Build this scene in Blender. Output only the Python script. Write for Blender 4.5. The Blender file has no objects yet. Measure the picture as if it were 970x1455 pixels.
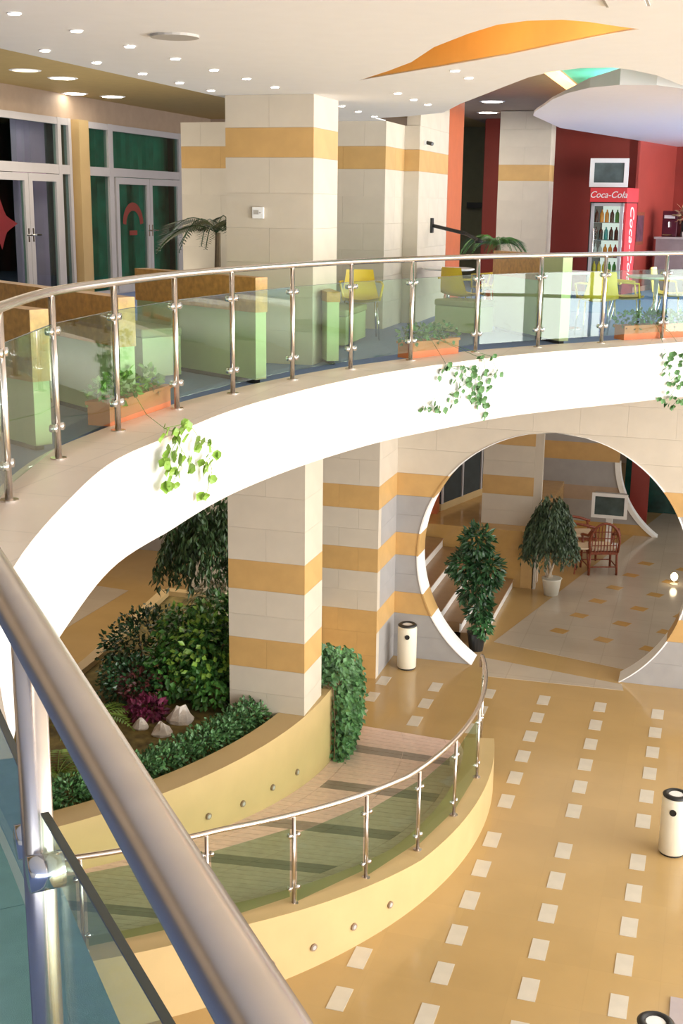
import bpy, math, random
from mathutils import Vector, Matrix, geometry
random.seed(7)
S = bpy.context.scene
COL = S.collection
# ------------------------------------------------------------------ camera
CAM_Z = 6.36
PITCH, ROLL, YAW, F_PX = .2445, .0118, -.2903, 1755.9
cam_d = bpy.data.cameras.new('camera'); cam = bpy.data.objects.new('camera', cam_d); COL.objects.link(cam)
cp, sp, cy, sy = math.cos(PITCH), math.sin(PITCH), math.cos(YAW), math.sin(YAW)
fw = Vector((sy*cp, cy*cp, -sp)); rt = Vector((cy, -sy, 0)); up = rt.cross(fw)
r2 = rt*math.cos(ROLL) + up*math.sin(ROLL); u2 = -rt*math.sin(ROLL) + up*math.cos(ROLL)
M = Matrix((r2, u2, -fw)).transposed().to_4x4(); M.translation = (0, 0, CAM_Z)
cam.matrix_world = M
cam_d.sensor_fit = 'VERTICAL'; cam_d.sensor_height = 36; cam_d.lens = 36*F_PX/1455
cam_d.clip_start = .05; cam_d.clip_end = 200
S.camera = cam
# ------------------------------------------------------------------ world, lights, exposure
S.view_settings.view_transform = 'Standard'; S.view_settings.look = 'None'; S.view_settings.gamma = 1
S.view_settings.exposure = 1.08; S.view_settings.use_curve_mapping = False
wd = bpy.data.worlds.new('daylight'); S.world = wd; wd.use_nodes = True
bg = wd.node_tree.nodes['Background']; bg.inputs[0].default_value = (.93, .97, 1, 1); bg.inputs[1].default_value = 1.5
def area(name, loc, rot, sx, sy_, power, col=(1, 1, 1)):
    l = bpy.data.lights.new(name, 'AREA'); l.shape = 'RECTANGLE'; l.size = sx; l.size_y = sy_; l.energy = power; l.color = col
    o = bpy.data.objects.new(name, l); COL.objects.link(o); o.location = loc; o.rotation_euler = rot; return o
# daylight through the glazed facade that faces the atrium (east side) and the one behind the gallery
area('facade_daylight', (15.6, 6, 4.2), (0, math.radians(90), 0), 6.2, 20, 2300, (1, .975, .94))
area('south_facade_daylight', (6, -6.6, 4.2), (math.radians(90), 0, 0), 16, 6, 170, (.97, .98, 1))
def point(name, loc, power, col=(1, .85, .65), r=.15):
    l = bpy.data.lights.new(name, 'POINT'); l.energy = power; l.color = col; l.shadow_soft_size = r
    o = bpy.data.objects.new(name, l); COL.objects.link(o); o.location = loc; return o
area('lobby_fill_area', (-1.6, 20.2, 4.2), (0, 0, 0), 3.5, 5, 20, (1, .9, .76)); point('lobby_fill_point', (-4.2, 22.6, 3.8), 30, r=.4)  # unseen fill lights added to brighten the lobby
point('cove_lamp', (-1.15, 7.75, 7.44), 2.2, (1, .9, .75), .12); point('cove_lamp', (-1.75, 8.5, 7.44), 1.0, (1, .9, .75), .15); point('cove_lamp', (-1.2, 16.5, 7.82), 14, (1, 1, .95), .15)
# east windows of the cafe, and an unseen fill area added for the lobby
area('cafe_window_daylight', (5.6, 21.5, 6.3), (0, math.radians(90), 0), 2.4, 8, 330, (1, .98, .96)); area('lobby_side_fill', (5.0, 21.0, 2.2), (0, math.radians(90), 0), 3, 7, 42, (1, .97, .92))
area('shop_lobby_fill', (-8.7, 15.0, 7.8), (0, 0, 0), 1.2, 7, 48, (1, .86, .66)); area('shop_lobby_up_fill', (-7.6, 15.0, 5.4), (math.pi, 0, 0), 2, 6, 28, (1, .9, .75))  # areas added to lift the dim olive ceiling and the shop fronts
area('under_gallery_fill', (-8.8, 15.5, 4.15), (0, 0, 0), 4, 5, 70, (1, .88, .7)); area('cafe_soft_area', (-5.2, 20.0, 7.8), (0, 0, 0), 1.5, 4, 45, (1, .9, .76))  # added fill under the gallery; soft area light for the cafe
# ------------------------------------------------------------------ materials
MATS = {}
def mat(name, col, rough=.5, metal=0, var=.06, scale=6, bump=0, spec=.5, emit=None, coat=0, bscale=40):
    if name in MATS: return MATS[name]
    m = bpy.data.materials.new(name); m.use_nodes = True; nt = m.node_tree; b = nt.nodes['Principled BSDF']
    b.inputs['Roughness'].default_value = rough; b.inputs['Metallic'].default_value = metal
    b.inputs['Specular IOR Level'].default_value = spec; b.inputs['Coat Weight'].default_value = coat
    b.inputs['Coat Roughness'].default_value = .08
    if var:
        tc = nt.nodes.new('ShaderNodeTexCoord'); no = nt.nodes.new('ShaderNodeTexNoise'); no.inputs['Scale'].default_value = scale; no.inputs['Detail'].default_value = 5
        nt.links.new(tc.outputs['Object'], no.inputs['Vector'])
        rp = nt.nodes.new('ShaderNodeValToRGB'); rp.color_ramp.elements[0].position = .3; rp.color_ramp.elements[1].position = .7
        rp.color_ramp.elements[0].color = tuple(min(1, c*(1-var)) for c in col)+(1,); rp.color_ramp.elements[1].color = tuple(min(1, c*(1+var)) for c in col)+(1,)
        nt.links.new(no.outputs['Fac'], rp.inputs[0]); nt.links.new(rp.outputs[0], b.inputs['Base Color'])
    else: b.inputs['Base Color'].default_value = tuple(col)+(1,)
    if bump:
        n2 = nt.nodes.new('ShaderNodeTexNoise'); n2.inputs['Scale'].default_value = bscale; bp = nt.nodes.new('ShaderNodeBump'); bp.inputs['Strength'].default_value = bump; bp.inputs['Distance'].default_value = .01
        nt.links.new(n2.outputs['Fac'], bp.inputs['Height']); nt.links.new(bp.outputs[0], b.inputs['Normal'])
    if emit:
        b.inputs['Emission Color'].default_value = tuple(emit[:3])+(1,); b.inputs['Emission Strength'].default_value = emit[3]
    MATS[name] = m; return m
def srgb(r, g, b, k=1.0):
    f = lambda c: (c/255/12.92 if c <= 10 else ((c/255+.055)/1.055)**2.4)*k
    return (f(r), f(g), f(b))
def glass(name, tint, gloss=.06, rough=.0, ior=1.5):
    m = bpy.data.materials.new(name); m.use_nodes = True; nt = m.node_tree; nt.nodes.clear()
    o = nt.nodes.new('ShaderNodeOutputMaterial'); t = nt.nodes.new('ShaderNodeBsdfTransparent'); t.inputs[0].default_value = tuple(tint)+(1,)
    g = nt.nodes.new('ShaderNodeBsdfGlossy'); g.inputs['Roughness'].default_value = rough; g.inputs[0].default_value = (1, 1, 1, 1)
    lw = nt.nodes.new('ShaderNodeLayerWeight'); lw.inputs[0].default_value = .5
    fr = nt.nodes.new('ShaderNodeMath'); fr.operation = 'POWER'; fr.inputs[1].default_value = 5.0; nt.links.new(lw.outputs['Facing'], fr.inputs[0])
    ad = nt.nodes.new('ShaderNodeMath'); ad.operation = 'MULTIPLY_ADD'; ad.inputs[1].default_value = .7; ad.inputs[2].default_value = gloss; ad.use_clamp = True
    mx = nt.nodes.new('ShaderNodeMixShader'); nt.links.new(fr.outputs[0], ad.inputs[0]); nt.links.new(ad.outputs[0], mx.inputs[0])
    nt.links.new(t.outputs[0], mx.inputs[1]); nt.links.new(g.outputs[0], mx.inputs[2]); nt.links.new(mx.outputs[0], o.inputs[0]); MATS[name] = m; return m
def tile_mat(name, col, sx, sy_, rough, joint=.86, var=.05, gap=.006):
    """polished stone with faint square joints"""
    m = mat(name, col, rough, var=var, scale=1.6); nt = m.node_tree; b = nt.nodes['Principled BSDF']
    tc = nt.nodes.new('ShaderNodeTexCoord'); br = nt.nodes.new('ShaderNodeTexBrick'); br.offset = 0; br.squash = 1
    br.inputs['Scale'].default_value = 1; br.inputs['Brick Width'].default_value = sx; br.inputs['Row Height'].default_value = sy_
    br.inputs['Mortar Size'].default_value = gap; br.inputs['Color1'].default_value = (1, 1, 1, 1); br.inputs['Color2'].default_value = (.95, .95, .95, 1); br.inputs['Mortar'].default_value = (joint,)*3+(1,)
    mx = nt.nodes.new('ShaderNodeMix'); mx.data_type = 'RGBA'; mx.blend_type = 'MULTIPLY'; mx.inputs[0].default_value = 1
    src = b.inputs['Base Color'].links[0].from_socket
    nt.links.new(tc.outputs['Object'], br.inputs['Vector']); nt.links.new(src, mx.inputs[6]); nt.links.new(br.outputs['Color'], mx.inputs[7]); nt.links.new(mx.outputs[2], b.inputs['Base Color'])
    return m
YEL = (.475, .318, .133)
m_floor = tile_mat('polished_yellow_floor', YEL, .6, .6, .16, joint=.95, gap=.004)
m_inlay = mat('pale_inlay_stone', (.60, .545, .45), .2, var=.05)
m_beige = mat('beige_stone', (.60, .53, .43), .42, var=.05, scale=3, bump=.05)
m_beige_floor = tile_mat('beige_floor_stone', (.50, .43, .34), .6, .6, .14)
m_band = mat('ochre_stone', (.56, .345, .13), .42, var=.08, scale=4)
m_grey = mat('grey_stone', (.36, .345, .335), .45, var=.06, scale=4)
m_white = mat('white_plaster', (.88, .87, .85), .6, var=.015)
m_ceil = mat('cream_ceiling_plaster', (.86, .87, .885), .7, var=.012)
m_yelwall = mat('yellow_plaster', (.54, .385, .18), .5, var=.04, scale=3, bump=.05)
m_olive = mat('olive_ceiling_plaster', (.46, .33, .12), .6, var=.05)
m_brown = mat('brown_wall_plaster', (.42, .31, .22), .6, var=.05)
m_orange = mat('orange_plaster', (.97, .60, .17), .6, var=.03)
m_green = mat('turquoise_plaster', (.13, .60, .47), .6, var=.03)
m_canopy = mat('lilac_white_plaster', (.84, .80, .83), .6, var=.01)
m_red = mat('dark_red_paint', (.30, .042, .03), .45, var=.08, scale=2)
m_redor = mat('orange_red_paint', (.48, .115, .04), .45, var=.06)
m_carpet = mat('blue_carpet', (.17, .24, .46), .95, var=.12, scale=25, bump=.4, bscale=300)
m_kerb = tile_mat('pink_beige_kerb_stone', (.90, .77, .68), .7, .7, .4)
m_teal = mat('teal_tinted_kerb', (.17, .30, .34), .9, var=.12, scale=25, bump=.4, bscale=300)  # kerb behind the near glass: the teal tint is put into its colour
m_steel = mat('brushed_steel', (.68, .62, .57), .27, 1, var=.04, scale=20)
m_chrome = mat('chrome', (.75, .75, .75), .12, 1, var=0)
m_glass = glass('green_tinted_glass', (.80, .90, .83), .025)
m_rglass = glass('deep_green_tinted_glass', (.69, .81, .72), .02)
m_stepl = mat('bronze_light_rim', (.30, .22, .15), .5, .3, var=0)
m_gedge = mat('dark_glass_edge', (.035, .045, .035), .2, var=0)
m_pane = glass('shop_glass', (.70, .82, .78), .02)
m_frame = mat('grey_white_aluminium', (.50, .48, .49), .4, var=.02)
m_dgreen = mat('dark_green_curtain', (.035, .27, .19), .8, var=.3, scale=3)
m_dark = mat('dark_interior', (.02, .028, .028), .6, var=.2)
m_lilac = mat('lilac_curtain', (.80, .46, .76), .8, var=.1, scale=3)
m_wood = mat('oak_veneer', (.55, .29, .075), .4, var=.22, scale=18)
m_lime = mat('pale_lime_panel', (.50, .58, .29), .45, var=.04)
m_chair = mat('yellow_moulded_plastic', (.78, .55, .05), .35, var=.04)
m_ramp = mat('pink_granite', (.78, .57, .48), .3, var=.1, scale=14)
m_rampd = mat('dark_granite', (.30, .24, .20), .3, var=.12, scale=14)
m_soil = mat('mossy_soil', (.17, .13, .04), .95, var=.5, scale=8, bump=1, bscale=30)
m_terra = mat('terracotta', (.62, .19, .07), .6, var=.1)
m_leaf = mat('leaf_green', (.055, .17, .03), .45, var=.65, scale=5)
m_leafd = mat('leaf_dark_green', (.018, .065, .02), .4, var=.5, scale=5)
m_leafy = mat('leaf_yellow_green', (.17, .30, .04), .45, var=.5, scale=6)
m_ivy = mat('ivy_green', (.07, .17, .055), .5, var=.6, scale=9)
m_ficus = mat('ficus_green', (.035, .075, .022), .45, var=.7, scale=7)
m_purple = mat('purple_leaf', (.16, .02, .06), .5, var=.6, scale=14)
m_stem = mat('brown_stem', (.14, .09, .05), .8, var=.2)
m_trunk = mat('pale_bark', (.55, .45, .33), .8, var=.3, scale=20)
m_rock = mat('white_rock', (.78, .72, .66), .8, var=.15, scale=12, bump=.6)
m_cream = mat('cream_enamel', (.80, .74, .60), .3, var=.02)
m_black = mat('black_plastic', (.015, .015, .015), .4, var=0)
m_lamp = mat('lit_lamp', (1, 1, 1), .5, var=0, emit=(1, .93, .8, 9))
m_lampdim = mat('dim_lamp', (.8, .75, .6), .5, var=0, emit=(1, .85, .6, .7))
m_cove = mat('lit_cove', (1, .8, .5), .5, var=0, emit=(1, .55, .22, 1.2))
m_vent = mat('grey_grille', (.45, .43, .40), .6, var=.02)
m_rattan = mat('dark_rattan', (.22, .05, .02), .5, var=.35, scale=40)
m_cush = mat('cream_cushion', (.70, .56, .40), .9, var=.05)
m_tvscr = mat('grey_green_screen', (.07, .10, .10), .12, var=.3, scale=4)
m_potw = mat('cream_pot', (.70, .66, .55), .4, var=.04)
m_bar = mat('mauve_bar_stone', (.36, .28, .27), .35, var=.12, scale=6)
m_riser = mat('white_marble', (.88, .86, .82), .35, var=.03)
m_tread = mat('brown_marble', (.33, .20, .10), .3, var=.08)
m_cocared = mat('red_cabinet_enamel', (.72, .05, .06), .3, var=.02)
m_bulkw = mat('white_enamel', (.85, .85, .84), .3, var=0)
m_ochrefloor = mat('ochre_floor_stone', (.50, .30, .10), .16, var=.06)
m_mat = mat('mauve_grey_mat', (.42, .36, .36), .9, var=.05)
m_tealglass = glass('teal_door_glass', (.25, .5, .42), .05)
# ------------------------------------------------------------------ mesh helpers
class MB:
    def __init__(s): s.v = []; s.f = []
    def add(s, vs, fs):
        n = len(s.v); s.v += [tuple(v) for v in vs]; s.f += [tuple(n+i for i in f) for f in fs]; return s
    def box(s, x0, x1, y0, y1, z0, z1):
        if x0 > x1: x0, x1 = x1, x0
        if y0 > y1: y0, y1 = y1, y0
        return s.add([(x0,y0,z0),(x1,y0,z0),(x1,y1,z0),(x0,y1,z0),(x0,y0,z1),(x1,y0,z1),(x1,y1,z1),(x0,y1,z1)],
                     [(0,3,2,1),(4,5,6,7),(0,1,5,4),(1,2,6,5),(2,3,7,6),(3,0,4,7)])
    def obox(s, p, q, t, z0, z1, side=0):
        """wall from plan point p to q, thickness t centred (side 0) or to the left (1)"""
        p = Vector(p[:2]); q = Vector(q[:2]); d = (q-p).normalized(); n = Vector((-d.y, d.x))
        a, b = (n*t/2, -n*t/2) if side == 0 else (n*t, n*0)
        return s.prism([p+b, q+b, q+a, p+a], z0, z1)
    def prism(s, poly, z0, z1):
        poly = [Vector((p[0], p[1])) for p in poly]
        ar = sum(poly[i-1].x*poly[i].y-poly[i].x*poly[i-1].y for i in range(len(poly)))
        if ar < 0: poly.reverse()
        n = len(poly); vs = [(p.x, p.y, z0) for p in poly]+[(p.x, p.y, z1) for p in poly]
        fs = [(i, (i+1) % n, n+(i+1) % n, n+i) for i in range(n)]
        if n <= 4: fs += [tuple(range(n-1, -1, -1)), tuple(range(n, 2*n))]
        else:
            tr = geometry.tessellate_polygon([[Vector((p.x, p.y, 0)) for p in poly]])
            for a, b, c in tr:
                A, B, C_ = poly[a], poly[b], poly[c]
                if (B-A).cross(C_-A) < 0: b, c = c, b
                fs += [(n+a, n+b, n+c), (c, b, a)]
        return s.add(vs, fs)
    def tube(s, pts, r, n=8, closed=False):
        pts = [Vector(p) for p in pts]; rs = r if isinstance(r, (list, tuple)) else [r]*len(pts)
        rings = []; prev = None
        for i, p in enumerate(pts):
            d = (pts[min(i+1, len(pts)-1)]-pts[max(i-1, 0)]).normalized()
            a = prev if prev is not None else (Vector((0, 0, 1)) if abs(d.z) < .9 else Vector((1, 0, 0)))
            a = (a-d*a.dot(d)).normalized(); b = d.cross(a); prev = a
            rings.append([p+(a*math.cos(t)+b*math.sin(t))*rs[i] for t in [2*math.pi*k/n for k in range(n)]])
        vs = [v for rg in rings for v in rg]; fs = []
        for i in range(len(rings)-1):
            for k in range(n): fs.append((i*n+k, i*n+(k+1) % n, (i+1)*n+(k+1) % n, (i+1)*n+k))
        fs += [tuple(range(n-1, -1, -1)), tuple(range((len(rings)-1)*n, len(rings)*n))]
        return s.add(vs, fs)
    def lathe(s, c, prof, n=20):
        vs = []; fs = []
        for r, z in prof:
            for k in range(n): t = 2*math.pi*k/n; vs.append((c[0]+r*math.cos(t), c[1]+r*math.sin(t), c[2]+z))
        for i in range(len(prof)-1):
            for k in range(n): fs.append((i*n+k, i*n+(k+1) % n, (i+1)*n+(k+1) % n, (i+1)*n+k))
        fs += [tuple(range(n-1, -1, -1)), tuple(range((len(prof)-1)*n, len(prof)*n))]
        return s.add(vs, fs)
    def quadstrip(s, A, B, flip=False):
        """ribbon between two point lists"""
        n = len(A); fs = [(i, i+1, n+i+1, n+i) for i in range(n-1)]
        if flip: fs = [f[::-1] for f in fs]
        return s.add(list(A)+list(B), fs)
    def loft(s, loops, cap=True):
        """closed cross-section loops (each same length) swept"""
        n = len(loops[0]); vs = [v for l in loops for v in l]; fs = []
        for i in range(len(loops)-1):
            for k in range(n): fs.append((i*n+k, i*n+(k+1) % n, (i+1)*n+(k+1) % n, (i+1)*n+k))
        if cap: fs += [tuple(range(n-1, -1, -1)), tuple(range((len(loops)-1)*n, len(loops)*n))]
        return s.add(vs, fs)
    def leaf(s, p, d, nrm, L, W):
        d = Vector(d).normalized(); w = d.cross(Vector(nrm))
        if w.length < 1e-3: w = d.cross(Vector((1, .3, .2)))
        w.normalize(); u = w.cross(d); p = Vector(p)
        return s.add([p, p+d*L*.5+w*W*.5+u*W*.12, p+d*L, p+d*L*.5-w*W*.5+u*W*.12], [(0, 1, 2), (0, 2, 3)])
    def build(s, name, m, parent=None, smooth=False, world=True):
        me = bpy.data.meshes.new(name); me.from_pydata(s.v, [], s.f); me.update(); me.materials.append(m)
        if smooth: me.shade_smooth() if hasattr(me, 'shade_smooth') else None
        return link(name, me, parent, world)
def link(name, me, parent=None, world=True):
    o = bpy.data.objects.new(name, me); COL.objects.link(o)
    if parent is not None:
        o.parent = parent
        if world: o.matrix_parent_inverse = PINV(parent)
    return o
def PINV(p):
    m = Matrix.Identity(4); q = p; ch = []
    while q is not None: ch.append(q); q = q.parent
    for q in reversed(ch):
        m = m @ q.matrix_parent_inverse @ Matrix.LocRotScale(q.location, q.rotation_euler, q.scale)
    return m.inverted()
def thing(name, label, cat, loc=(0, 0, 0), group=None, rz=0):
    o = bpy.data.objects.new(name, None); COL.objects.link(o); o.location = loc; o.rotation_euler = (0, 0, rz); o.empty_display_size = .1
    return tag(o, label, cat, group)
def tag(o, label, cat, group=None, kind=None):
    o['label'] = label; o['category'] = cat
    if group: o['group'] = group
    if kind: o['kind'] = kind
    return o
def struct(o, label=None, cat=None):
    o['kind'] = 'structure'
    if label: o['label'] = label
    if cat: o['category'] = cat
    return o
def sroot(name, label, cat):
    o = bpy.data.objects.new(name, None); COL.objects.link(o); return struct(o, label, cat)
def bevel(o, w=.01, seg=2):
    b = o.modifiers.new('bevel', 'BEVEL'); b.width = w; b.segments = seg; b.limit_method = 'ANGLE'; return o
def copy_tree(o, parent=None):
    c = o.copy(); COL.objects.link(c)
    if parent is not None: c.parent = parent
    for ch in CH.get(o.name, []):
        copy_tree(ch, c)
    return c
CH = {}
def index_children():
    CH.clear()
    for o in bpy.data.objects:
        if o.parent: CH.setdefault(o.parent.name, []).append(o)
_pm = {}
def panel_mesh(dx, dy, dz, m):
    k = (round(dx, 3), round(dy, 3), round(dz, 3), m.name)
    if k not in _pm:
        g = .0008; e = .004; b = MB(); x, y, z = dx/2-g, dy/2, dz/2-g
        if dy > dx: x, y = dx/2, dy/2-g
        b.box(-x, x, -y, y, -z, z); me = bpy.data.meshes.new('panel'); me.from_pydata(b.v, [], b.f); me.update(); me.materials.append(m); _pm[k] = me
    return _pm[k]
def clad(parent, face, c, a0, a1, courses, w=.55, t=.02, stag=True, sign=-1):
    """stone panels on a flat face. face 'y': plane Y=c, spans X a0..a1; face 'x': plane X=c, spans Y a0..a1"""
    for i, (z0, z1, m) in enumerate(courses):
        n = max(1, round((a1-a0)/w)); step = (a1-a0)/n; cuts = [a0+step*k for k in range(n+1)]
        if stag and i % 2: cuts = [a0]+[a0+step*(k+.5) for k in range(n)]+[a1]
        for p, q in zip(cuts[:-1], cuts[1:]):
            if face == 'y': me = panel_mesh(q-p, t, z1-z0, m); loc = ((p+q)/2, c+sign*t/2, (z0+z1)/2)
            else: me = panel_mesh(t, q-p, z1-z0, m); loc = (c+sign*t/2, (p+q)/2, (z0+z1)/2)
            o = bpy.data.objects.new('panel', me); COL.objects.link(o); o.parent = parent; o.location = loc
def catmull(P, n=8):
    P = [Vector(p) for p in P]; Q = [P[0]*2-P[1]]+P+[P[-1]*2-P[-2]]; out = []
    for i in range(1, len(Q)-2):
        a, b, c, d = Q[i-1:i+3]
        for k in range(n):
            t = k/n; out.append(.5*((2*b)+(c-a)*t+(2*a-5*b+4*c-d)*t*t+(3*b-a-3*c+d)*t**3))
    out.append(P[-1]); return out
def arc(c, r, a0, a1, n):
    return [Vector((c[0]+r*math.cos(math.radians(a0+(a1-a0)*k/n)), c[1]+r*math.sin(math.radians(a0+(a1-a0)*k/n)))) for k in range(n+1)]
UF = 4.80      # upper floor (carpet)
KZ = 4.86      # kerb top
LC = [(0, .33), (.33, .66), (.66, .98), (.98, 1.25), (1.25, 1.53), (1.53, 1.86), (1.86, 2.12), (2.12, 2.40), (2.40, 2.72), (2.72, 3.07), (3.07, 3.42), (3.42, 3.83), (3.83, 4.25)]
UC = [(4.80, 5.13), (5.13, 5.46), (5.46, 5.79), (5.79, 6.12), (6.12, 6.45), (6.45, 6.785), (6.785, 7.06), (7.06, 7.36)]
BANDS = (.66, 1.53, 2.40, 6.785)
def lower(base_orange=True, below=None, mid=None, z0=0):
    out = []
    for a, b in LC:
        if b <= z0: continue
        m = m_band if a in BANDS else (mid or m_beige) if a >= .9 else (below or (m_band if base_orange else m_beige))
        if mid and a > 2.5: m = m_beige
        out.append((max(a, z0), b, m))
    return out
def upper(): return [(a, b, m_band if a in BANDS else m_beige) for a, b in UC]
# ------------------------------------------------------------------ lower floor
fl = sroot('floor', 'polished yellow stone floor of the lower hall', 'floor')
MB().box(-17, 16, -7, 32, -.12, 0).build('floor_base', m_floor, fl)
xs = {-3: -3.98, -2: -3.25, -1: -2.52, 0: -1.785, 1: -1.05, 2: -.315, 3: .42, 4: 1.15}
rows = [15.44-.6*j for j in range(6)]+[11.55-.6*j for j in range(6)]+[7.65-.6*j for j in range(6)]
tm = MB().box(-.074, .074, -.155, .155, -.01, .004); me_t = bpy.data.meshes.new('inlay_tile'); me_t.from_pydata(tm.v, [], tm.f); me_t.materials.append(m_inlay)
def inside_ramp(x, y): return (x+7.2)**2+(y-11.9)**2 < 5.1**2 and y < 13.95
for i, x in xs.items():
    for y in rows:
        if inside_ramp(x, y) or (i < -1 and y < 14): continue
        o = bpy.data.objects.new('inlay_tile', me_t); COL.objects.link(o); o.parent = fl; o.location = (x, y, 0)
# lobby stone field, rotated 14 degrees, with ochre squares, and the wedge strip before the arch
MB().prism([(-2.81, 17.47), (2.6, 15.97+.0), (4.2, 26), (-.7, 26.9)], -.01, .005).build('stone_field', m_beige_floor, fl)
u = Vector((.685, -.19)); v = Vector((.21, .85)); o0 = Vector((-1.93, 18.27))
dm = MB().prism([(-.15, -.06), (.07, -.13), (.15, .06), (-.07, .13)], -.01, .008); me_d = bpy.data.meshes.new('ochre_square'); me_d.from_pydata(dm.v, [], dm.f); me_d.materials.append(m_ochrefloor)
for i in range(0, 5):
    for j in range(0, 6):
        p = o0+u*i+v*j
        if p.x > 1.2: continue
        o = bpy.data.objects.new('ochre_square', me_d); COL.objects.link(o); o.parent = fl; o.location = (p.x, p.y, 0)
MB().prism([(-2.81, 16.76), (-.84, 16.34), (-.80, 16.12), (-2.64, 16.05)], -.01, .004).build('stone_strip', m_beige_floor, fl)
MB().prism([(-9.1, 18.0), (-9.2, 14.0), (-13, 13.6), (-13, 18.4)], -.01, .004).build('stone_field', m_beige_floor, fl)
o = MB().box(.09, 1.6, 7.2, 9.4, 0, .012).build('door_mat', m_mat); tag(o, 'mauve grey mat at the right edge of the yellow floor', 'mat')
# ------------------------------------------------------------------ column beside the gallery edge
c1 = sroot('column', 'square stone column with ochre bands rising through both floors beside the planter', 'column')
MB().box(-4.70, -3.89, 11.67, 12.23, .3, 4.3).box(-4.68, -3.82, 11.67, 12.42, 4.3, 7.36).build('core', m_beige, c1)
cc = lower(z0=.66); clad(c1, 'y', 11.67, -4.72, -3.87, cc, .85); clad(c1, 'x', -3.89, 11.65, 12.25, cc, .6, stag=False, sign=1); clad(c1, 'x', -4.70, 11.65, 12.25, cc, .6, stag=False)
clad(c1, 'y', 11.67, -4.70, -3.80, upper(), .9); clad(c1, 'x', -3.82, 11.65, 12.44, upper(), .79, stag=False, sign=1); clad(c1, 'x', -4.68, 11.65, 12.44, upper(), .79, stag=False)
# ------------------------------------------------------------------ wide pier behind it
c2 = sroot('wall_back', 'wide stone pier with ochre bands behind the front column', 'wall')
MB().box(-6.84, -4.12, 15.48, 17.4, 0, 7.36).build('core', m_beige, c2)
clad(c2, 'y', 15.48, -6.86, -4.10, lower(), .55); clad(c2, 'y', 15.48, -6.86, -4.10, upper(), .55)
clad(c2, 'x', -4.12, 15.46, 15.60, lower(below=m_beige), .14, stag=False, sign=1)
clad(c2, 'x', -4.12, 15.60, 16.43, lower(below=m_grey, mid=m_grey), .83, stag=False, sign=1)
clad(c2, 'x', -4.12, 15.46, 16.43, upper(), .5, stag=False, sign=1)
clad(c2, 'x', -6.84, 15.46, 17.4, lower(), .65, stag=False)
# ------------------------------------------------------------------ lower wall with the round opening
CX, CZ, CR = -1.92, 1.55, 1.87
aw = sroot('wall_arch', 'grey and beige stone wall with a large round opening to the lobby', 'wall')
def hx(z): 
    d = CR*CR-(z-CZ)**2
    return math.sqrt(d) if d > 0 else 0
def piece(fn0, fn1, z0, z1, y0, y1, n=7):
    """slab between x=fn0(z) and x=fn1(z)"""
    b = MB(); zs = [z0+(z1-z0)*k/n for k in range(n+1)]
    L = [(fn0(z), z) for z in zs]; R = [(fn1(z), z) for z in zs]
    b.quadstrip([(x, y0, z) for x, z in L], [(x, y0, z) for x, z in R], True); b.quadstrip([(x, y1, z) for x, z in L], [(x, y1, z) for x, z in R])
    b.quadstrip([(x, y0, z) for x, z in L], [(x, y1, z) for x, z in L]); b.quadstrip([(x, y0, z) for x, z in R], [(x, y1, z) for x, z in R], True)
    b.quadstrip([(L[0][0], y0, z0), (R[0][0], y0, z0)], [(L[0][0], y1, z0), (R[0][0], y1, z0)], True); b.quadstrip([(L[-1][0], y0, z1), (R[-1][0], y0, z1)], [(L[-1][0], y1, z1), (R[-1][0], y1, z1)])
    return b
XL, XR, WY0, WY1 = -4.10, 5.2, 16.43, 16.83
wcore = MB()
for i, (z0, z1, m) in enumerate(lower(below=m_grey, mid=m_grey)):
    g = .0012
    if z1 <= 3.43:
        b = piece(lambda z: XL, lambda z: CX-hx(z), z0, z1, WY0+.02, WY1); wcore.add(b.v, b.f)
        b = piece(lambda z: CX+hx(z), lambda z: XR, z0, z1, WY0+.02, WY1); wcore.add(b.v, b.f)
        for sgn in (-1, 1):
            edge = max(hx(z0), hx(z1)); a = XL if sgn < 0 else XR
            far = CX+sgn*edge; L = abs(far-a); n = max(1, round(L/.62)); off = .31 if i % 2 and n > 1 else 0
            cuts = [a]+[a-sgn*(L/n)*(k+1)+(sgn*off if off else 0) for k in range(n-(0 if off else 1))]
            cuts = [c for c in cuts if abs(c-a) < L-.12]
            for k in range(len(cuts)):
                p = cuts[k]-sgn*g*(k > 0)
                if k < len(cuts)-1: q = cuts[k+1]+sgn*g; f1 = (lambda z, q=q: q)
                else: f1 = (lambda z, sgn=sgn: CX+sgn*hx(z))
                f0 = (lambda z, p=p: p)
                b = piece(f0, f1, z0+g, z1-g, WY0, WY0+.02) if sgn < 0 else piece(f1, f0, z0+g, z1-g, WY0, WY0+.02)
                b.build('panel', m, aw)
    else:
        wcore.box(XL, XR, WY0+.02, WY1, z0, z1)
        clad(aw, 'y', WY0+.02, XL, XR, [(z0, z1, m)], .62, stag=bool(i % 2))
wcore.build('core', m_beige, aw)
# reveal lining of the opening: white with ochre where the bands pass
for z0, z1, m in lower(below=m_grey, mid=m_grey):
    if z0 >= 3.42: break
    mm = m_band if m is m_band else m_white
    for sgn in (-1, 1):
        zs = [z0+(z1-z0)*k/8 for k in range(9)]
        lo = [[(CX+sgn*(hx(z)+.0), y, z), (CX+sgn*max(hx(z)-.02, 0), y, z)] for z in zs for y in (0,)]
        b = MB(); O = [(CX+sgn*(hx(z)+.001), z) for z in zs]; I = [(CX+sgn*max(hx(z)-.022, 0), z) for z in zs]
        loops = [[(o_[0], WY0-.012, o_[1]), (i_[0], WY0-.012, i_[1]), (i_[0], WY1+.012, i_[1]), (o_[0], WY1+.012, o_[1])] for o_, i_ in zip(O, I)]
        b.loft(loops); b.build('reveal_strip', mm, aw)
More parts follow.
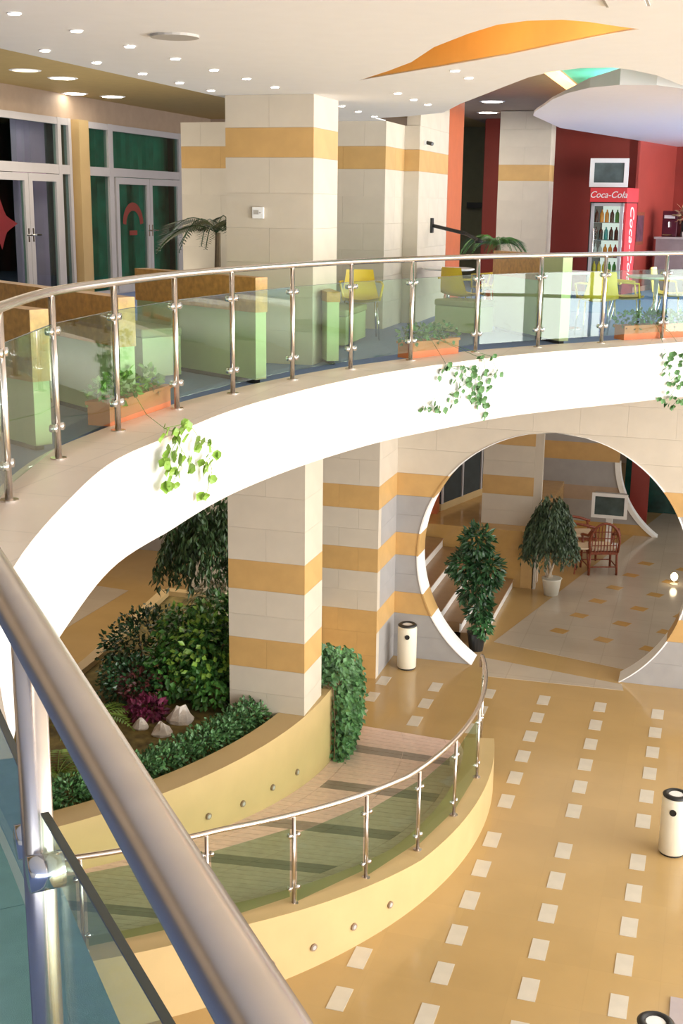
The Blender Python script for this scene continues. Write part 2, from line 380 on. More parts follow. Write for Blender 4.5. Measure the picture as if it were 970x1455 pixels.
# ------------------------------------------------------------------ gallery: path of the railing
RP = [(6.2, -1.85), (4.4, -1.62), (2.6, -1.05), (1.15, -.42), (.45, .02), (-0.065, 0.447), (-0.229, 0.636), (-0.423, 0.859), (-0.611, 1.076), (-0.799, 1.293), (-0.995, 1.519), (-1.7, 2.34), (-2.38, 3.26), (-2.95, 4.3), (-3.40, 5.45),
      (-3.71, 6.48), (-3.79, 7.42), (-3.80, 8.38), (-3.70, 9.27), (-3.51, 10.2), (-3.24, 11.1), (-2.87, 11.93), (-2.40, 12.86), (-1.85, 13.62), (-1.23, 14.35), (-.6, 15.10), (.37, 15.87), (1.84, 16.73), (3.5, 17.3), (5.2, 17.6)]
path = catmull([Vector((a, b, 0)) for a, b in RP], 6)
def offset(P, d):
    out = []
    for i, p in enumerate(P):
        t = (P[min(i+1, len(P)-1)]-P[max(i-1, 0)]).normalized(); n = Vector((t.y, -t.x, 0))   # towards the void
        dd = d(p) if callable(d) else d
        out.append(p+n*dd)
    return out
kout = lambda p: .22+.18*max(0, min(1, (p.y-4.3)/3.0))
Pout = offset(path, kout); Pin = offset(path, -.13)
Z = lambda P, z: [(p.x, p.y, z) for p in P]
gal = sroot('gallery_floor', 'blue carpeted upper gallery floor around the round void', 'floor')
cen = Vector((5.96, 7.89, 0)); far = [p+(p-cen).normalized()*24 for p in Pin]
b = MB(); b.quadstrip(Z(Pin, UF), Z(far, UF)); b.build('carpet', m_carpet, gal)
b = MB(); b.quadstrip(Z(Pin, 4.30), Z(far, 4.30), True); b.build('soffit', m_brown, gal)
# fascia beam and kerb stones
fa = sroot('gallery_fascia', 'white curved parapet fascia below the balcony railing', 'trim')
Pi2 = offset(path, .02)
Pk = offset(path, lambda p: kout(p)-.004)
MB().loft([[(a.x, a.y, 4.22), (a.x, a.y, 4.82), (c.x, c.y, 4.82), (c.x, c.y, 4.22)] for a, c in zip(Pk, offset(path, -.16))]).build('fascia_beam', m_white, fa, True)
kerb = sroot('gallery_kerb', 'pinkish stone kerb carrying the balcony railing posts', 'trim')
for i in range(0, len(path)-4, 4):
    idx = range(i, i+5); lp = []
    for k in idx:
        a, c = Pout[k], Pin[k]; g = 0
        lp.append([(a.x, a.y, 4.815), (a.x, a.y, KZ), (c.x, c.y, KZ), (c.x, c.y, 4.815)])
    d = (Vector(lp[1][0])-Vector(lp[0][0])).normalized()*.003; lp[0] = [tuple(Vector(q)+d) for q in lp[0]]
    MB().loft(lp).build('kerb_stone' if path[i+2].y > 2.9 else 'kerb_tinted', m_kerb if path[i+2].y > 2.9 else m_teal, kerb)  # nearest stretch carries the glass tint as its own colour
# ------------------------------------------------------------------ balcony railing (one thing)
rail = thing('balcony_railing', 'curved stainless steel and green glass balustrade around the upper gallery edge', 'railing', (-3.8, 7.4, KZ))
MB().tube([(p.x, p.y, KZ+.985) for p in path], .027, 14).build('handrail', m_steel, rail, True)
posts = [(-3.40, 5.42), (-3.70, 6.46), (-3.79, 7.42), (-3.80, 8.40), (-3.69, 9.25), (-3.51, 10.2), (-3.24, 11.08), (-2.87, 11.93), (-2.40, 12.88), (-1.85, 13.62), (-1.23, 14.33), (-.6, 15.10)]
near_posts = [(-.80, 1.30), (-1.66, 2.29), (-2.36, 3.23), (-2.93, 4.26)]
extra = [(1.15, -.42), (.25, .22), (.37, 15.87), (1.84, 16.73)]
allp = [Vector((a, b, 0)) for a, b in near_posts+posts+extra[2:]]; allp = [Vector((.25, .22, 0)), Vector((1.15, -.42, 0))][::-1]+allp
def post(p, nx):
    d = (nx-p).normalized(); n = Vector((d.y, -d.x, 0))
    b = MB(); b.tube([(p.x, p.y, KZ), (p.x, p.y, KZ+.96)], .021, 10); o = b.build('post', m_steel, rail, True)
    MB().lathe((p.x, p.y, KZ), [(.05, 0), (.05, .008), (.022, .012)], 14).build('base_plate', m_steel, o)
    for z in ((.66 if p.y < 3.5 else .76), .19):
        c = Vector((p.x, p.y, KZ+z)); b = MB()
        b.tube([c-d*.062, c+d*.062], .013, 8); b.tube([c+d*.045-n*.022, c+d*.045+n*.022], .024, 10); b.tube([c-d*.045-n*.022, c-d*.045+n*.022], .024, 10)
        b.build('clamp', m_chrome, o, True)
    b = MB(); b.tube([(p.x, p.y, KZ+.94), (p.x, p.y, KZ+.97)], .012, 8); b.build('saddle', m_steel, o)
for i, p in enumerate(allp):
    post(p, allp[i+1] if i < len(allp)-1 else p*2-allp[i-1])
for p, q in zip(allp[:-1], allp[1:]):
    d = (q-p).normalized(); a = p+d*.045; c = q-d*.045
    zt = .74 if q.y < 3.5 else .80
    MB().obox(a, c, .010, KZ+.08, KZ+zt).build('glass_panel', m_glass, rail)
    o = MB().obox(a, c, .0104, KZ+zt, KZ+zt+.003).build('glass_edge', m_gedge, rail)
# ------------------------------------------------------------------ planter
PC, PR = Vector((-9.36, 12.29)), 5.54
pl = thing('planter_bed', 'raised curved yellow planter bed around the foot of the banded column', 'planter', (-5.2, 11.8, 0))
outer = arc(PC, PR, -72, 12, 40); inner = arc(PC, PR-.30, -72, 12, 40)
MB().loft([[(a.x, a.y, 0), (a.x, a.y, 1.05), (c.x, c.y, 1.05), (c.x, c.y, 0)] for a, c in zip(outer, inner)]).build('curved_wall', m_yelwall, pl)
back = [(-4.45, 13.3), (-4.95, 15.40), (-7.2, 15.40), (-6.9, 12.6), (-6.75, 9.6), (-7.9, 6.95)]
b = MB()
for p, q in zip(back[:-1], back[1:]): b.obox(p, q, .14, 0, 1.0)
b.build('rear_wall', m_yelwall, pl)
soilpoly = [(p.x, p.y) for p in arc(PC, PR-.28, -70, 10, 30)]+[(-4.5, 13.3), (-4.95, 15.36), (-7.15, 15.36), (-6.86, 12.6), (-6.7, 9.6)]
MB().prism(soilpoly, .5, .93).build('soil', m_soil, pl)
def wall_light(c, r, ang, z, parent):
    d = Vector((math.cos(ang), math.sin(ang), 0)); p = Vector((c[0], c[1], z))+d*r; t = Vector((-d.y, d.x, 0))
    o = MB().tube([p-d*.01, p+d*.018], .034, 10).build('step_light', m_stepl, parent); MB().tube([p+d*.018, p+d*.022], .02, 8).build('lens', m_vent, o)
for x, y, z in [(-4.3, 10.03, .62), (-4.12, 10.48, .56), (-3.98, 10.96, .53), (-3.88, 11.45, .49)]:
    wall_light(PC, PR, math.atan2(y-PC.y, x-PC.x), z, pl)
# ------------------------------------------------------------------ ramp with kerb wall
LCN, LR = Vector((-7.2, 11.9)), 5.28
def rz(y): return max(0, min(.62, .112*(13.9-y)))
def lz(y): return max(.45, rz(y)+.03)
rk = sroot('ramp_kerb_wall', 'curved yellow wall and ledge on the outer side of the ramp', 'wall')
A = arc(LCN, LR, -68, 12.5, 48); B = arc(LCN, LR-.34, -68, 12.5, 48)
MB().loft([[(a.x, a.y, 0), (a.x, a.y, lz(a.y)), (c.x, c.y, lz(a.y)), (c.x, c.y, 0)] for a, c in zip(A, B)]).build('curved_wall', m_yelwall, rk)
for x, y, z in [(-2.73, 8.8, .2), (-2.5, 9.21, .21), (-2.29, 9.65, .22), (-3.0, 8.45, .2)]:
    wall_light(LCN, LR-.002, math.atan2(y-LCN.y, x-LCN.x), z, rk)
rp = sroot('ramp', 'curved ramp paved with pink stone and dark cross bands', 'ramp')
def rp_pt(f, s):   # f along 0..1 from the floor end, s across 0 (planter) .. 1 (ledge)
    a = 17-88*f; b_ = 22-88*f
    p = PC+Vector((math.cos(math.radians(a)), math.sin(math.radians(a))))*(PR-.01)
    q = LCN+Vector((math.cos(math.radians(b_*1.0)), math.sin(math.radians(b_))))*(LR-.3)
    return p.lerp(q, s)
NR = 66
dark = []
for (yi, yo) in [(13.02, 12.93), (11.8, 11.5), (10.61, 10.45), (9.59, 9.35), (8.2, 7.95)]:
    best = min(range(NR), key=lambda k: abs(rp_pt((k+.5)/NR, .3).y-yi)); dark.append(best)
for k in range(NR):
    f0, f1 = k/NR+.0004, (k+1)/NR-.0004
    for j, (s0, s1) in enumerate([(0, .11), (.113, .5), (.503, .87), (.873, 1)]):
        isd = k in dark or (k-1) in dark
        c = [rp_pt(f0, s0), rp_pt(f0, s1), rp_pt(f1, s1), rp_pt(f1, s0)]
        m = m_rampd if isd and 0 < j < 3 else m_ramp
        b = MB(); vs = [(p.x, p.y, rz(p.y)+.004) for p in c]+[(p.x, p.y, rz(p.y)-.05 if rz(p.y) > .05 else -.02) for p in c]
        b.add(vs, [(0, 3, 2, 1), (4, 5, 6, 7), (0, 1, 5, 4), (1, 2, 6, 5), (2, 3, 7, 6), (3, 0, 4, 7)])
        b.f = [f[::-1] for f in b.f]; b.build('paving_slab', m, rp)
b = MB(); Lp = [rp_pt(k/NR, 0) for k in range(NR+1)]; Rp = [rp_pt(k/NR, 1) for k in range(NR+1)]
b.loft([[(p.x, p.y, rz(p.y)-.004), (q.x, q.y, rz(q.y)-.004), (q.x, q.y, -.04), (p.x, p.y, -.04)] for p, q in zip(Lp, Rp)]); b.build('ramp_base', m_ramp, rp)
# ramp railing
rr = thing('ramp_railing', 'low curved steel and glass railing along the outer ledge of the ramp', 'railing', (-2.0, 11.9, .45))
PA = [21, 14.0, 1.5, -8.9, -17.8, -26.5, -35.3, -44.5, -54, -63]
PRd = 5.15
pp = arc(LCN, PRd, 17, -66, 60); hr = [(p.x, p.y, lz(p.y)+.83) for p in pp]
e = Vector(hr[0]); t0 = (e-Vector(hr[1])).normalized()
hr = [tuple(e+t0*.10+Vector((0, 0, -.16))), tuple(e+t0*.12+Vector((0, 0, -.06))), tuple(e+t0*.07+Vector((0, 0, -.01)))]+hr
MB().tube(hr, .024, 10).build('handrail', m_steel, rr, True)
rps = [LCN+Vector((math.cos(math.radians(a)), math.sin(math.radians(a))))*PRd for a in (15.5, 1.2, -8.9, -17.8, -26.7, -36, -45, -56.2, -64)]
for i, p in enumerate(rps):
    z = lz(p.y); zb = 0 if i == 0 else z; q = rps[i+1] if i < len(rps)-1 else p*2-rps[i-1]; d = (q-p).normalized(); d = Vector((d.x, d.y, 0)); n = Vector((d.y, -d.x, 0))
    o = MB().tube([(p.x, p.y, zb), (p.x, p.y, z+.81)], .017, 8).build('post', m_steel, rr, True)
    MB().lathe((p.x, p.y, zb), [(.042, 0), (.042, .007), (.018, .01)], 12).build('base_plate', m_steel, o)
    for zz in (.64, .15):
        c = Vector((p.x, p.y, z+zz)); MB().tube([c-d*.05, c+d*.05], .011, 6).tube([c+d*.04-n*.018, c+d*.04+n*.018], .02, 8).tube([c-d*.04-n*.018, c-d*.04+n*.018], .02, 8).build('clamp', m_chrome, o, True)
for p, q in zip(rps[:-1], rps[1:]):
    d = (q-p).normalized(); a = p+d*.04; c = q-d*.04; z = (lz(p.y)+lz(q.y))/2
    MB().obox(a, c, .008, z+.05, z+.68).build('glass_panel', m_rglass, rr)
# ------------------------------------------------------------------ ceilings
def tess(poly, holes=()):
    loops = [[Vector((p[0], p[1], 0)) for p in poly]]+[[Vector((p[0], p[1], 0)) for p in h] for h in holes]
    flat = [p for l in loops for p in l]; return flat, geometry.tessellate_polygon(loops)
def slab(poly, z0, z1, m, name, parent=None, holes=(), side=None):
    flat, tr = tess(poly, holes); n = len(flat); b = MB(); fs = []
    for a, b_, c in tr:
        A_, B_, C_ = flat[a], flat[b_], flat[c]
        if (B_-A_).cross(C_-A_).z > 0: b_, c = c, b_
        fs += [(a, b_, c), (n+c, n+b_, n+a)]
    k = 0
    for l in [poly]+list(holes):
        L = len(l); fs += [(k+i, k+(i+1) % L, n+k+(i+1) % L, n+k+i) for i in range(L)]; k += L
    b.add([(p.x, p.y, z0) for p in flat]+[(p.x, p.y, z1) for p in flat], fs); return b.build(name, m, parent)
ce = sroot('ceiling', 'cream flat ceiling over the atrium with small recessed spotlights', 'ceiling')
near = [(-3.02, 10.46), (-2.59, 9.78), (-2.26, 9.2), (-1.91, 8.38), (-1.57, 7.79), (-1.33, 7.44), (-1.14, 7.32), (-.95, 7.32), (-.82, 7.43), (-.67, 7.65), (-.56, 7.79)]
fare = [(-.74, 7.98), (-1.07, 8.36), (-1.53, 8.93), (-2.03, 9.45)]
edge = [(-4.12, 15.50), (-4.12, 15.0), (-3.61, 14.69), (-3.41, 14.48), (-3.11, 14.2), (-2.67, 12.99), (-2.17, 11.80), (-1.92, 11.2), (-1.6, 10.45), (-1.37, 10.05), (-1.12, 9.83), (-.89, 9.83), (-.77, 10.0), (-.6, 10.45), (-.43, 11.38), (-.1, 13.2), (.8, 15), (3, 16.5), (16, 17)]
slab([(16, -7), (-4.82, -7), (-4.82, 15.50)]+edge, 7.36, 7.372, m_ceil, 'ceiling_panel', ce, [near+fare])
def ribbon(P, z0, z1, m, name, parent): MB().quadstrip(Z([Vector((p[0], p[1], 0)) for p in P], z0), Z([Vector((p[0], p[1], 0)) for p in P], z1)).build(name, m, parent)
slab(near+fare, 7.86, 7.9, m_orange, 'orange_recess', ce)
ribbon([near[-1]]+fare+[near[0]], 7.365, 7.88, m_orange, 'orange_recess_side', ce); ribbon(near, 7.365, 7.88, m_orange, 'orange_recess_side', ce)
uc = sroot('ceiling_upper', 'olive brown raised ceiling above the gallery lobby', 'ceiling')
MB().box(-17, -4.8, -7, 32, 7.97, 8.1).build('ceiling_panel', m_olive, uc)
MB().box(-4.8, -2.05, 8, 32, 7.97, 8.1).build('ceiling_panel', m_brown, uc)
MB().box(-2.05, 6, 8, 32, 7.97, 8.1).build('ceiling_panel', m_green, uc)
MB().box(-2.25, -2.08, 14.5, 20, 7.93, 7.97).build('cove_light', m_cove, uc)
cpy = [(-2.56, 17.3), (-2.46, 16.7), (-2.35, 16.22), (-2.2, 15.66), (-1.98, 14.75), (-1.71, 13.95), (-1.42, 13.36), (-1.1, 13.10), (-.75, 13.2), (-.51, 13.62), (.2, 15.5), (1.5, 16.5), (4, 17), (4, 27), (-1.0, 26.4), (-2.54, 20.0)]
o = slab(cpy, 7.53, 7.70, m_canopy, 'ceiling_canopy')
for v in o.data.vertices:
    if v.co.z > 7.6: v.co.z = 7.555+.15*max(0, min(1, (v.co.x+1.8)/.8))
struct(o, 'lilac white curved drop ceiling above the cafe', 'ceiling')
# recessed lights
LA = [(-3.84, 6.44), (-3.85, 7.16), (-3.87, 7.92), (-3.87, 8.65), (-3.89, 9.42), (-3.89, 10.12), (-3.91, 10.87)]
LB = [(-4.56, 8.02), (-4.56, 8.77), (-4.58, 9.59), (-4.60, 10.36), (-4.62, 11.11)]
LD = [(-3.95, 13.05), (-4.0, 13.85), (-4.03, 14.64), (-2.99, 11.66), (-3.01, 12.37), (-3.01, 12.99), (-2.07, 9.82), (-2.07, 10.37)]
def spot(x, y, z, r, dim=False, big=False):
    if big: o = thing('ceiling_light', LBL_BIG[(x, y)], 'light', (x, y, z), 'large round downlights in the raised ceiling')
    else: o = thing('recessed_spotlight', SP_LBL(x, y), 'light', (x, y, z), 'small recessed spotlights in the cream ceiling')
    MB().lathe((x, y, z-.006), [(r*1.25, .0), (r*1.3, .006)], 16).build('trim_ring', m_ceil, o)
    MB().lathe((x, y, z-.010), [(r, .0), (r, .006)], 16).build('bulb', m_lampdim if dim else m_lamp, o)
def ordn(k): return ['first', 'second', 'third', 'fourth', 'fifth', 'sixth', 'seventh', 'eighth'][k]
def SP_LBL(x, y):
    if (x, y) in LA: return '%s spotlight from the left picture edge in the row nearer the atrium' % ordn(LA.index((x, y)))
    if (x, y) in LB: return '%s spotlight from the left in the row beside the olive ceiling' % ordn(LB.index((x, y)))
    return {0: 'small spotlight just right of the front column top', 1: 'middle one of three spotlights right of the front column top', 2: 'small spotlight nearest the wide pier right of the column', 3: 'left one of three spotlights above the wide pier corner', 4: 'middle one of three spotlights above the wide pier corner', 5: 'right one of three spotlights above the wide pier corner', 6: 'upper left spotlight just below the orange ceiling recess', 7: 'lower right spotlight just below the orange ceiling recess'}[LD.index((x, y))]
LBL_BIG = {(-8.72, 14.82): 'dim round downlight leftmost high in the olive ceiling', (-8.75, 15.84): 'bright round downlight in the middle of the olive ceiling', (-9.46, 18.7): 'bright round downlight above the green shop doors', (-11.0+1.2, 18.1): 'round downlight at the left picture edge above the lilac curtain',
           (-3.70, 20.51): 'nearer round downlight in the brown corridor ceiling', (-4.2, 22.9): 'farther round downlight in the brown corridor ceiling'}
for q in LA+LB+LD: spot(q[0], q[1], 7.36, .032)
spot(-4.58, 9.95, 7.36, .03, True) if False else None
for (x, y) in LBL_BIG: spot(x, y, 7.97, .16, dim=(x, y) == (-8.72, 14.82), big=True)
o = MB().lathe((-3.35, 7.49, 7.345), [(.15, 0), (.15, .015)], 20).build('ceiling_vent', m_vent); tag(o, 'flat round grey vent in the cream ceiling', 'vent')
o = thing('access_hatch', 'square access hatch in the ceiling at the top right', 'hatch', (-.57, 6.75, 7.35)); MB().box(-.67, -.45, 6.45, 6.88, 7.352, 7.362).build('frame', m_vent, o); MB().box(-.655, -.465, 6.47, 6.86, 7.349, 7.356).build('lid', m_ceil, o)
# ------------------------------------------------------------------ upper walls
sw = sroot('wall_gallery_side', 'sunlit banded stone wall beside the corridor opening', 'wall')
MB().box(-4.08, -3.92, 16.45, 18.24, 4.3, 7.9).build('core', m_beige, sw)
clad(sw, 'x', -3.92, 16.45, 18.24, upper()+[(7.36, 7.66, m_beige), (7.66, 7.95, m_beige)], .6, sign=1, stag=False); clad(sw, 'y', 16.45, -4.10, -3.90, upper(), .2, stag=False)
MB().box(-4.4, -3.9, 18.25, 19.3, 4.3, 7.96).build('orange_jamb', m_redor, sw)
cw = sroot('wall_corridor', 'dark corridor end wall with red side', 'wall')
MB().box(-7, -2.6, 27.0, 27.2, 4.8, 7.97).build('end_wall', mat('dark_olive_wall', (.20, .21, .12), .6), cw)
MB().box(-5.3, -3.0, 26.8, 26.98, 6.3, 6.42).build('shelf_beam', m_dark, cw)
MB().box(-4.63, -2.9, 25.0, 25.2, 4.8, 7.97).build('red_wall', m_red, cw)
c3 = sroot('column', 'banded stone column standing left of the red cafe wall', 'column')
MB().box(-3.88, -3.02, 22.52, 23.1, 4.8, 7.96).build('core', m_beige, c3)
up3 = upper()+[(7.36, 7.66, m_beige), (7.66, 7.96, m_beige)]
clad(c3, 'y', 22.52, -3.90, -3.0, up3, .9); clad(c3, 'x', -3.02, 22.5, 23.1, up3, .6, sign=1, stag=False)
# red wall, rotated 13 degrees: direction YD
YD = Vector((.232, .973)); XD = Vector((.973, -.232)); rw0 = Vector((-1.61, 23.84))
rw = sroot('wall_red', 'dark red cafe wall behind the drinks cooler', 'wall')
a = rw0-XD*3.0; bq = rw0+YD*2.55
MB().obox(a, rw0, .15, UF, 7.97, 1).build('wall_panel', m_red, rw); MB().obox(rw0, bq, .15, UF, 7.97, 1).build('wall_panel', m_red, rw); MB().obox(bq, bq+XD*5, .15, UF, 7.97, 1).build('wall_panel', m_red, rw)
MB().prism([rw0-YD*4.5-XD*.6, rw0-XD*.6, rw0, bq, bq+XD*5, rw0+XD*5-YD*4.5], 4.79, UF+.004).build('cafe_carpet', mat('bright_blue_carpet', (.10, .24, .48), .9, var=.1, scale=20), rw)
MB().obox(rw0+XD*.012, bq+XD*.012, .012, UF, UF+.1).build('skirting', mat('pink_skirting', (.55, .25, .2), .5), rw)
# left shop front wall X = -10
lw = sroot('wall_left', 'brown wall above the glazed shop fronts', 'wall')
MB().box(-10.15, -10, 18.20, 18.70, UF, 7.6).box(-10.15, -10, -2, 32, 7.6, 7.97).box(-10.15, -10, 22.5, 32, UF, 7.6).box(-10.15, -10, -2, 12.0, UF, 7.6).build('wall_panel', m_brown, lw)
MB().box(-10, -9.86, 18.30, 18.62, UF, 7.6).build('pilaster', m_yelwall, lw)
MB().box(-10, -5.9, 24.0, 24.2, UF, 7.97).build('end_wall', m_brown, lw)
def shopfront(name, label, ys, leafs, y0, y1, pl_side, parent_kind):
    o = sroot(name, label, 'door'); t = .07
    fr = MB(); X0, X1 = -10.03, -9.95
    fr.box(X0, X1, y0, y1, 7.5, 7.6); fr.box(X0, X1, y0, y1, 6.76, 6.90); fr.box(X0, X1, y0, y1, UF, UF+.08)
    for a_, b_ in ys: fr.box(X0-.004, X1+.004, a_, b_, UF, 7.605)
    fr.build('frame', m_frame, o)
    cu = sorted([y0]+[k for q in ys for k in q]+[y1])
    for (a_, b_) in [(ys[i][1], ys[i+1][0]) for i in range(len(ys)-1)]:
        if b_-a_ < .2: continue
        MB().box(-9.995, -9.985, a_, b_, 6.90, 7.5).build('pane', m_pane, o)
        if not any(abs(a_-l[0]) < .4 and abs(b_-l[1]) < .4 for l in leafs): 
            if not any(a_ <= l[0] and l[1] <= b_ for l in leafs): MB().box(-9.995, -9.985, a_, b_, UF+.08, 6.76).build('pane', m_pane, o)
    for k, (a_, b_) in enumerate(leafs):
        d = MB().box(-10.0, -9.93, a_, a_+.11, UF+.02, 6.75).box(-10.0, -9.93, b_-.11, b_, UF+.02, 6.75).box(-10.0, -9.93, a_+.11, b_-.11, 6.64, 6.75).box(-10.0, -9.93, a_+.11, b_-.11, UF+.02, UF+.17).build('door_leaf', m_frame, o)
        MB().box(-9.972, -9.962, a_+.11, b_-.11, UF+.17, 6.64).build('pane', m_pane, d)
        hy = b_-.06 if k == 0 else a_+.06
        MB().tube([(-9.93, hy, 5.85), (-9.87, hy, 5.85), (-9.87, hy+(-.13 if k == 0 else .13), 5.85)], .012, 6).box(-9.935, -9.925, hy-.02, hy+.02, 5.75, 5.95).build('door_handle', m_chrome, d)
    return o
d1 = shopfront('door_1', 'glazed shop front with green curtains behind double doors', [(18.70, 18.78), (19.46, 19.62), (22.32, 22.5)], [(19.66, 20.97), (20.98, 22.30)], 18.70, 22.5, 1, 0)
d2 = shopfront('door_2', 'glazed shop front with lilac curtains and a red emblem on its door', [(12.0, 12.1), (14.6, 14.7), (17.78, 17.88), (18.12, 18.2)], [(15.3, 16.82), (16.83, 17.76)], 12.0, 18.2, 1, 0)
# curtains behind the glass
def curtain(name, label, x, y0, y1, z0, z1, m, amp=.04):
    n = int((y1-y0)/.06); A_ = []; B_ = []
    for k in range(n+1):
        y = y0+(y1-y0)*k/n; xx = x+amp*math.sin(k*1.7)+amp*.5*math.sin(k*.6)
        A_.append((xx, y, z0)); B_.append((xx, y, z1))
    o = MB().quadstrip(A_, B_).build(name, m); tag(o, label, 'curtain'); return o
curtain('curtain', 'dark green curtain drawn across the right shop front', -10.35, 18.55, 22.6, UF+.02, 7.55, m_dgreen)
curtain('curtain', 'lilac curtain hanging at the right of the left shop front', -10.3, 17.0, 17.95, UF+.02, 7.55, m_lilac)
curtain('curtain', 'narrow mauve curtain strip beside the stone pilaster', -10.42, 17.95, 18.45, UF+.02, 7.55, mat('mauve_curtain', (.28, .22, .30), .8))
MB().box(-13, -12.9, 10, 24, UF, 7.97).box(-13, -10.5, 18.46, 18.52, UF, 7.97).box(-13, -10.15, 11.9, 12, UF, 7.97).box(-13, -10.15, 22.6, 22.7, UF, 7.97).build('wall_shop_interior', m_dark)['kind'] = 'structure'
# emblems on the doors
o = MB(); zc, yc = 6.02, 16.05
pts = []
for k in range(16):
    a_ = k*math.pi/8; r = .30 if k % 4 == 0 else .14 if k % 2 == 0 else .17
    pts.append((yc+r*math.cos(a_)*1.5, zc+r*math.sin(a_)*1.2))
b = MB(); n = len(pts); b.add([(-9.958, y, z) for y, z in pts]+[(-9.952, y, z) for y, z in pts]+[(-9.952, yc, zc), (-9.958, yc, zc)], [(n+i, n+(i+1) % n, 2*n) for i in range(n)]+[((i+1) % n, i, 2*n+1) for i in range(n)]+[(i, (i+1) % n, n+(i+1) % n, n+i) for i in range(n)])
b.build('red_emblem', mat('red_decal', (.16, .004, .008), .5, var=.05), d2)
pa = [(-9.95, 20.31+.40*math.cos(t), 5.98+.36*math.sin(t)) for t in [math.pi*k/14 for k in range(15)]]; pb = [(-9.95, 20.31+.27*math.cos(t), 5.96+.24*math.sin(t)) for t in [math.pi*k/14 for k in range(15)]]
em = mat('dull_red_decal', (.22, .04, .03), .5, var=.05)
MB().quadstrip(pa, pb).build('arched_emblem', em, d1); MB().box(-9.955, -9.95, 20.16, 20.46, 5.78, 5.86).build('emblem_bar', em, d1)
# ------------------------------------------------------------------ lower hall beyond
wl = sroot('wall_far', 'far ochre and grey wall of the hall under the gallery', 'wall')
MB().box(-17, -6.9, 20.4, 20.6, 0, 4.3).build('core', m_band, wl)
clad(wl, 'y', 20.4, -14, -6.9, [(0, .33, m_grey), (.33, .66, m_grey), (.66, .98, m_band), (.98, 1.53, m_band), (1.53, 1.86, m_band), (1.86, 2.4, m_grey), (2.4, 2.72, m_band), (2.72, 3.5, m_beige), (3.5, 4.28, m_beige)], 1.2)
# lobby: stair, platform, doors, second arch
st = sroot('stairs', 'lobby stairs with brown treads and white risers climbing to the left', 'stairs')
for i in range(6):
    x = -2.98-.31*i; z = .155*(i+1)
    MB().box(x-.31, x-.02, 17.3, 20.28, 0 if i == 0 else z-.155, z-.02).build('step_body', m_tread, st)
    MB().box(x-.02, x, 17.3, 20.26, z-.155, z-.02).build('riser', m_riser, st)
    MB().box(x-.31, x+.015, 17.3, 20.27, z-.02, z).build('tread', m_riser if i < 0 else m_tread, st)
MB().box(-6.2, -4.84, 17.0, 20.28, 0, .93).build('landing', m_tread, st)
pf = sroot('platform', 'raised ochre platform with a stone face behind the lobby stairs', 'platform')
MB().box(-6.5, -2.66, 20.32, 24.5, 0, 1.0).build('core', m_ochrefloor, pf)
clad(pf, 'y', 20.32, -6.4, -2.86, [(0, .33, m_ochrefloor), (.33, .66, m_ochrefloor), (.66, 1.0, m_ochrefloor)], .9); clad(pf, 'y', 20.32, -2.86, -2.64, [(0, 1.0, m_band)], .22, stag=False)
MB().box(-2.66, -2.60, 20.30, 20.36, 0, 1.0).build('corner_trim', m_beige, pf)
c4 = sroot('column', 'banded lobby column seen through the round opening behind the ficus', 'column')
MB().box(-3.62, -2.78, 20.7, 21.3, .9, 4.28).build('core', m_beige, c4); k4 = [(z0, z1, m) for z0, z1, m in lower(z0=.98)]
clad(c4, 'y', 20.7, -3.64, -2.76, k4, .88, stag=False); clad(c4, 'x', -2.78, 20.68, 21.3, k4, .62, sign=1, stag=False)
MB().box(-2.76, -2.62, 20.7, 20.8, 0, 4.28).build('white_strip', m_beige, c4)
dw = sroot('door_3', 'dark glazed doors beyond the lobby stairs', 'door')
dr0, dr1 = Vector((-4.5, 21.25)), Vector((-3.85, 23.4))
MB().obox(dr0, dr1, .05, 1.0, 1.13).build('sill', m_yelwall, dw); MB().obox(dr0, dr1,   .04, 1.13, 3.9).build('pane', m_dark, dw)
for k in range(4):
    p = dr0.lerp(dr1, k/3+.001); MB().obox(p, p+(dr1-dr0).normalized()*.05, .09, 1.13, 3.9).build('mullion', m_frame, dw)
MB().box(-5.4, -4.5, 21.0, 21.2, 1.0, 4.2).build('orange_wall', m_redor, dw)
lb = sroot('wall_lobby', 'grey lobby end wall with an ochre band and a second round opening', 'wall')
C2x, C2z, C2r, Y2 = .26, 1.55, 1.87, 24.5
for z0, z1, m in [(0, .22, m_ochrefloor), (.22, .66, m_grey), (.66, .95, m_brown), (.95, 1.46, m_grey), (1.46, 1.82, m_band), (1.82, 2.4, m_grey), (2.4, 2.72, m_band), (2.72, 3.42, m_grey)]:
    h2 = lambda z: math.sqrt(max(0, C2r*C2r-(z-C2z)**2))
    piece(lambda z: -6.5, lambda z: C2x-h2(z), z0, z1, Y2, Y2+.2).build('panel', m, lb)
    piece(lambda z: C2x+h2(z), lambda z: 5, z0, z1, Y2, Y2+.2).build('panel', m, lb)
    zs = [z0+(z1-z0)*k/6 for k in range(7)]
    if m is not m_band: MB().loft([[(C2x-h2(z)-.08, Y2-.03, z), (C2x-h2(z)+.02, Y2-.03, z), (C2x-h2(z)+.02, Y2+.23, z), (C2x-h2(z)-.08, Y2+.23, z)] for z in zs]).build('reveal_strip', m_riser, lb)
MB().box(-6.5, 5, Y2, Y2+.2, 3.42, 4.3).build('panel', m_grey, lb)
bk = sroot('window_1', 'dark teal glass doors behind the second round opening', 'window')
MB().box(-1.6, 4, 26.6, 26.65, 0, 3.6).build('dark_wall', mat('teal_dark', (.01, .07, .055), .25, var=.6, scale=2), bk)
for k in range(5): MB().box(-1.2+.8*k, -1.15+.8*k, 26.5, 26.56, 0, 3.4).build('mullion', m_frame, bk)
curtain_o = MB(); 
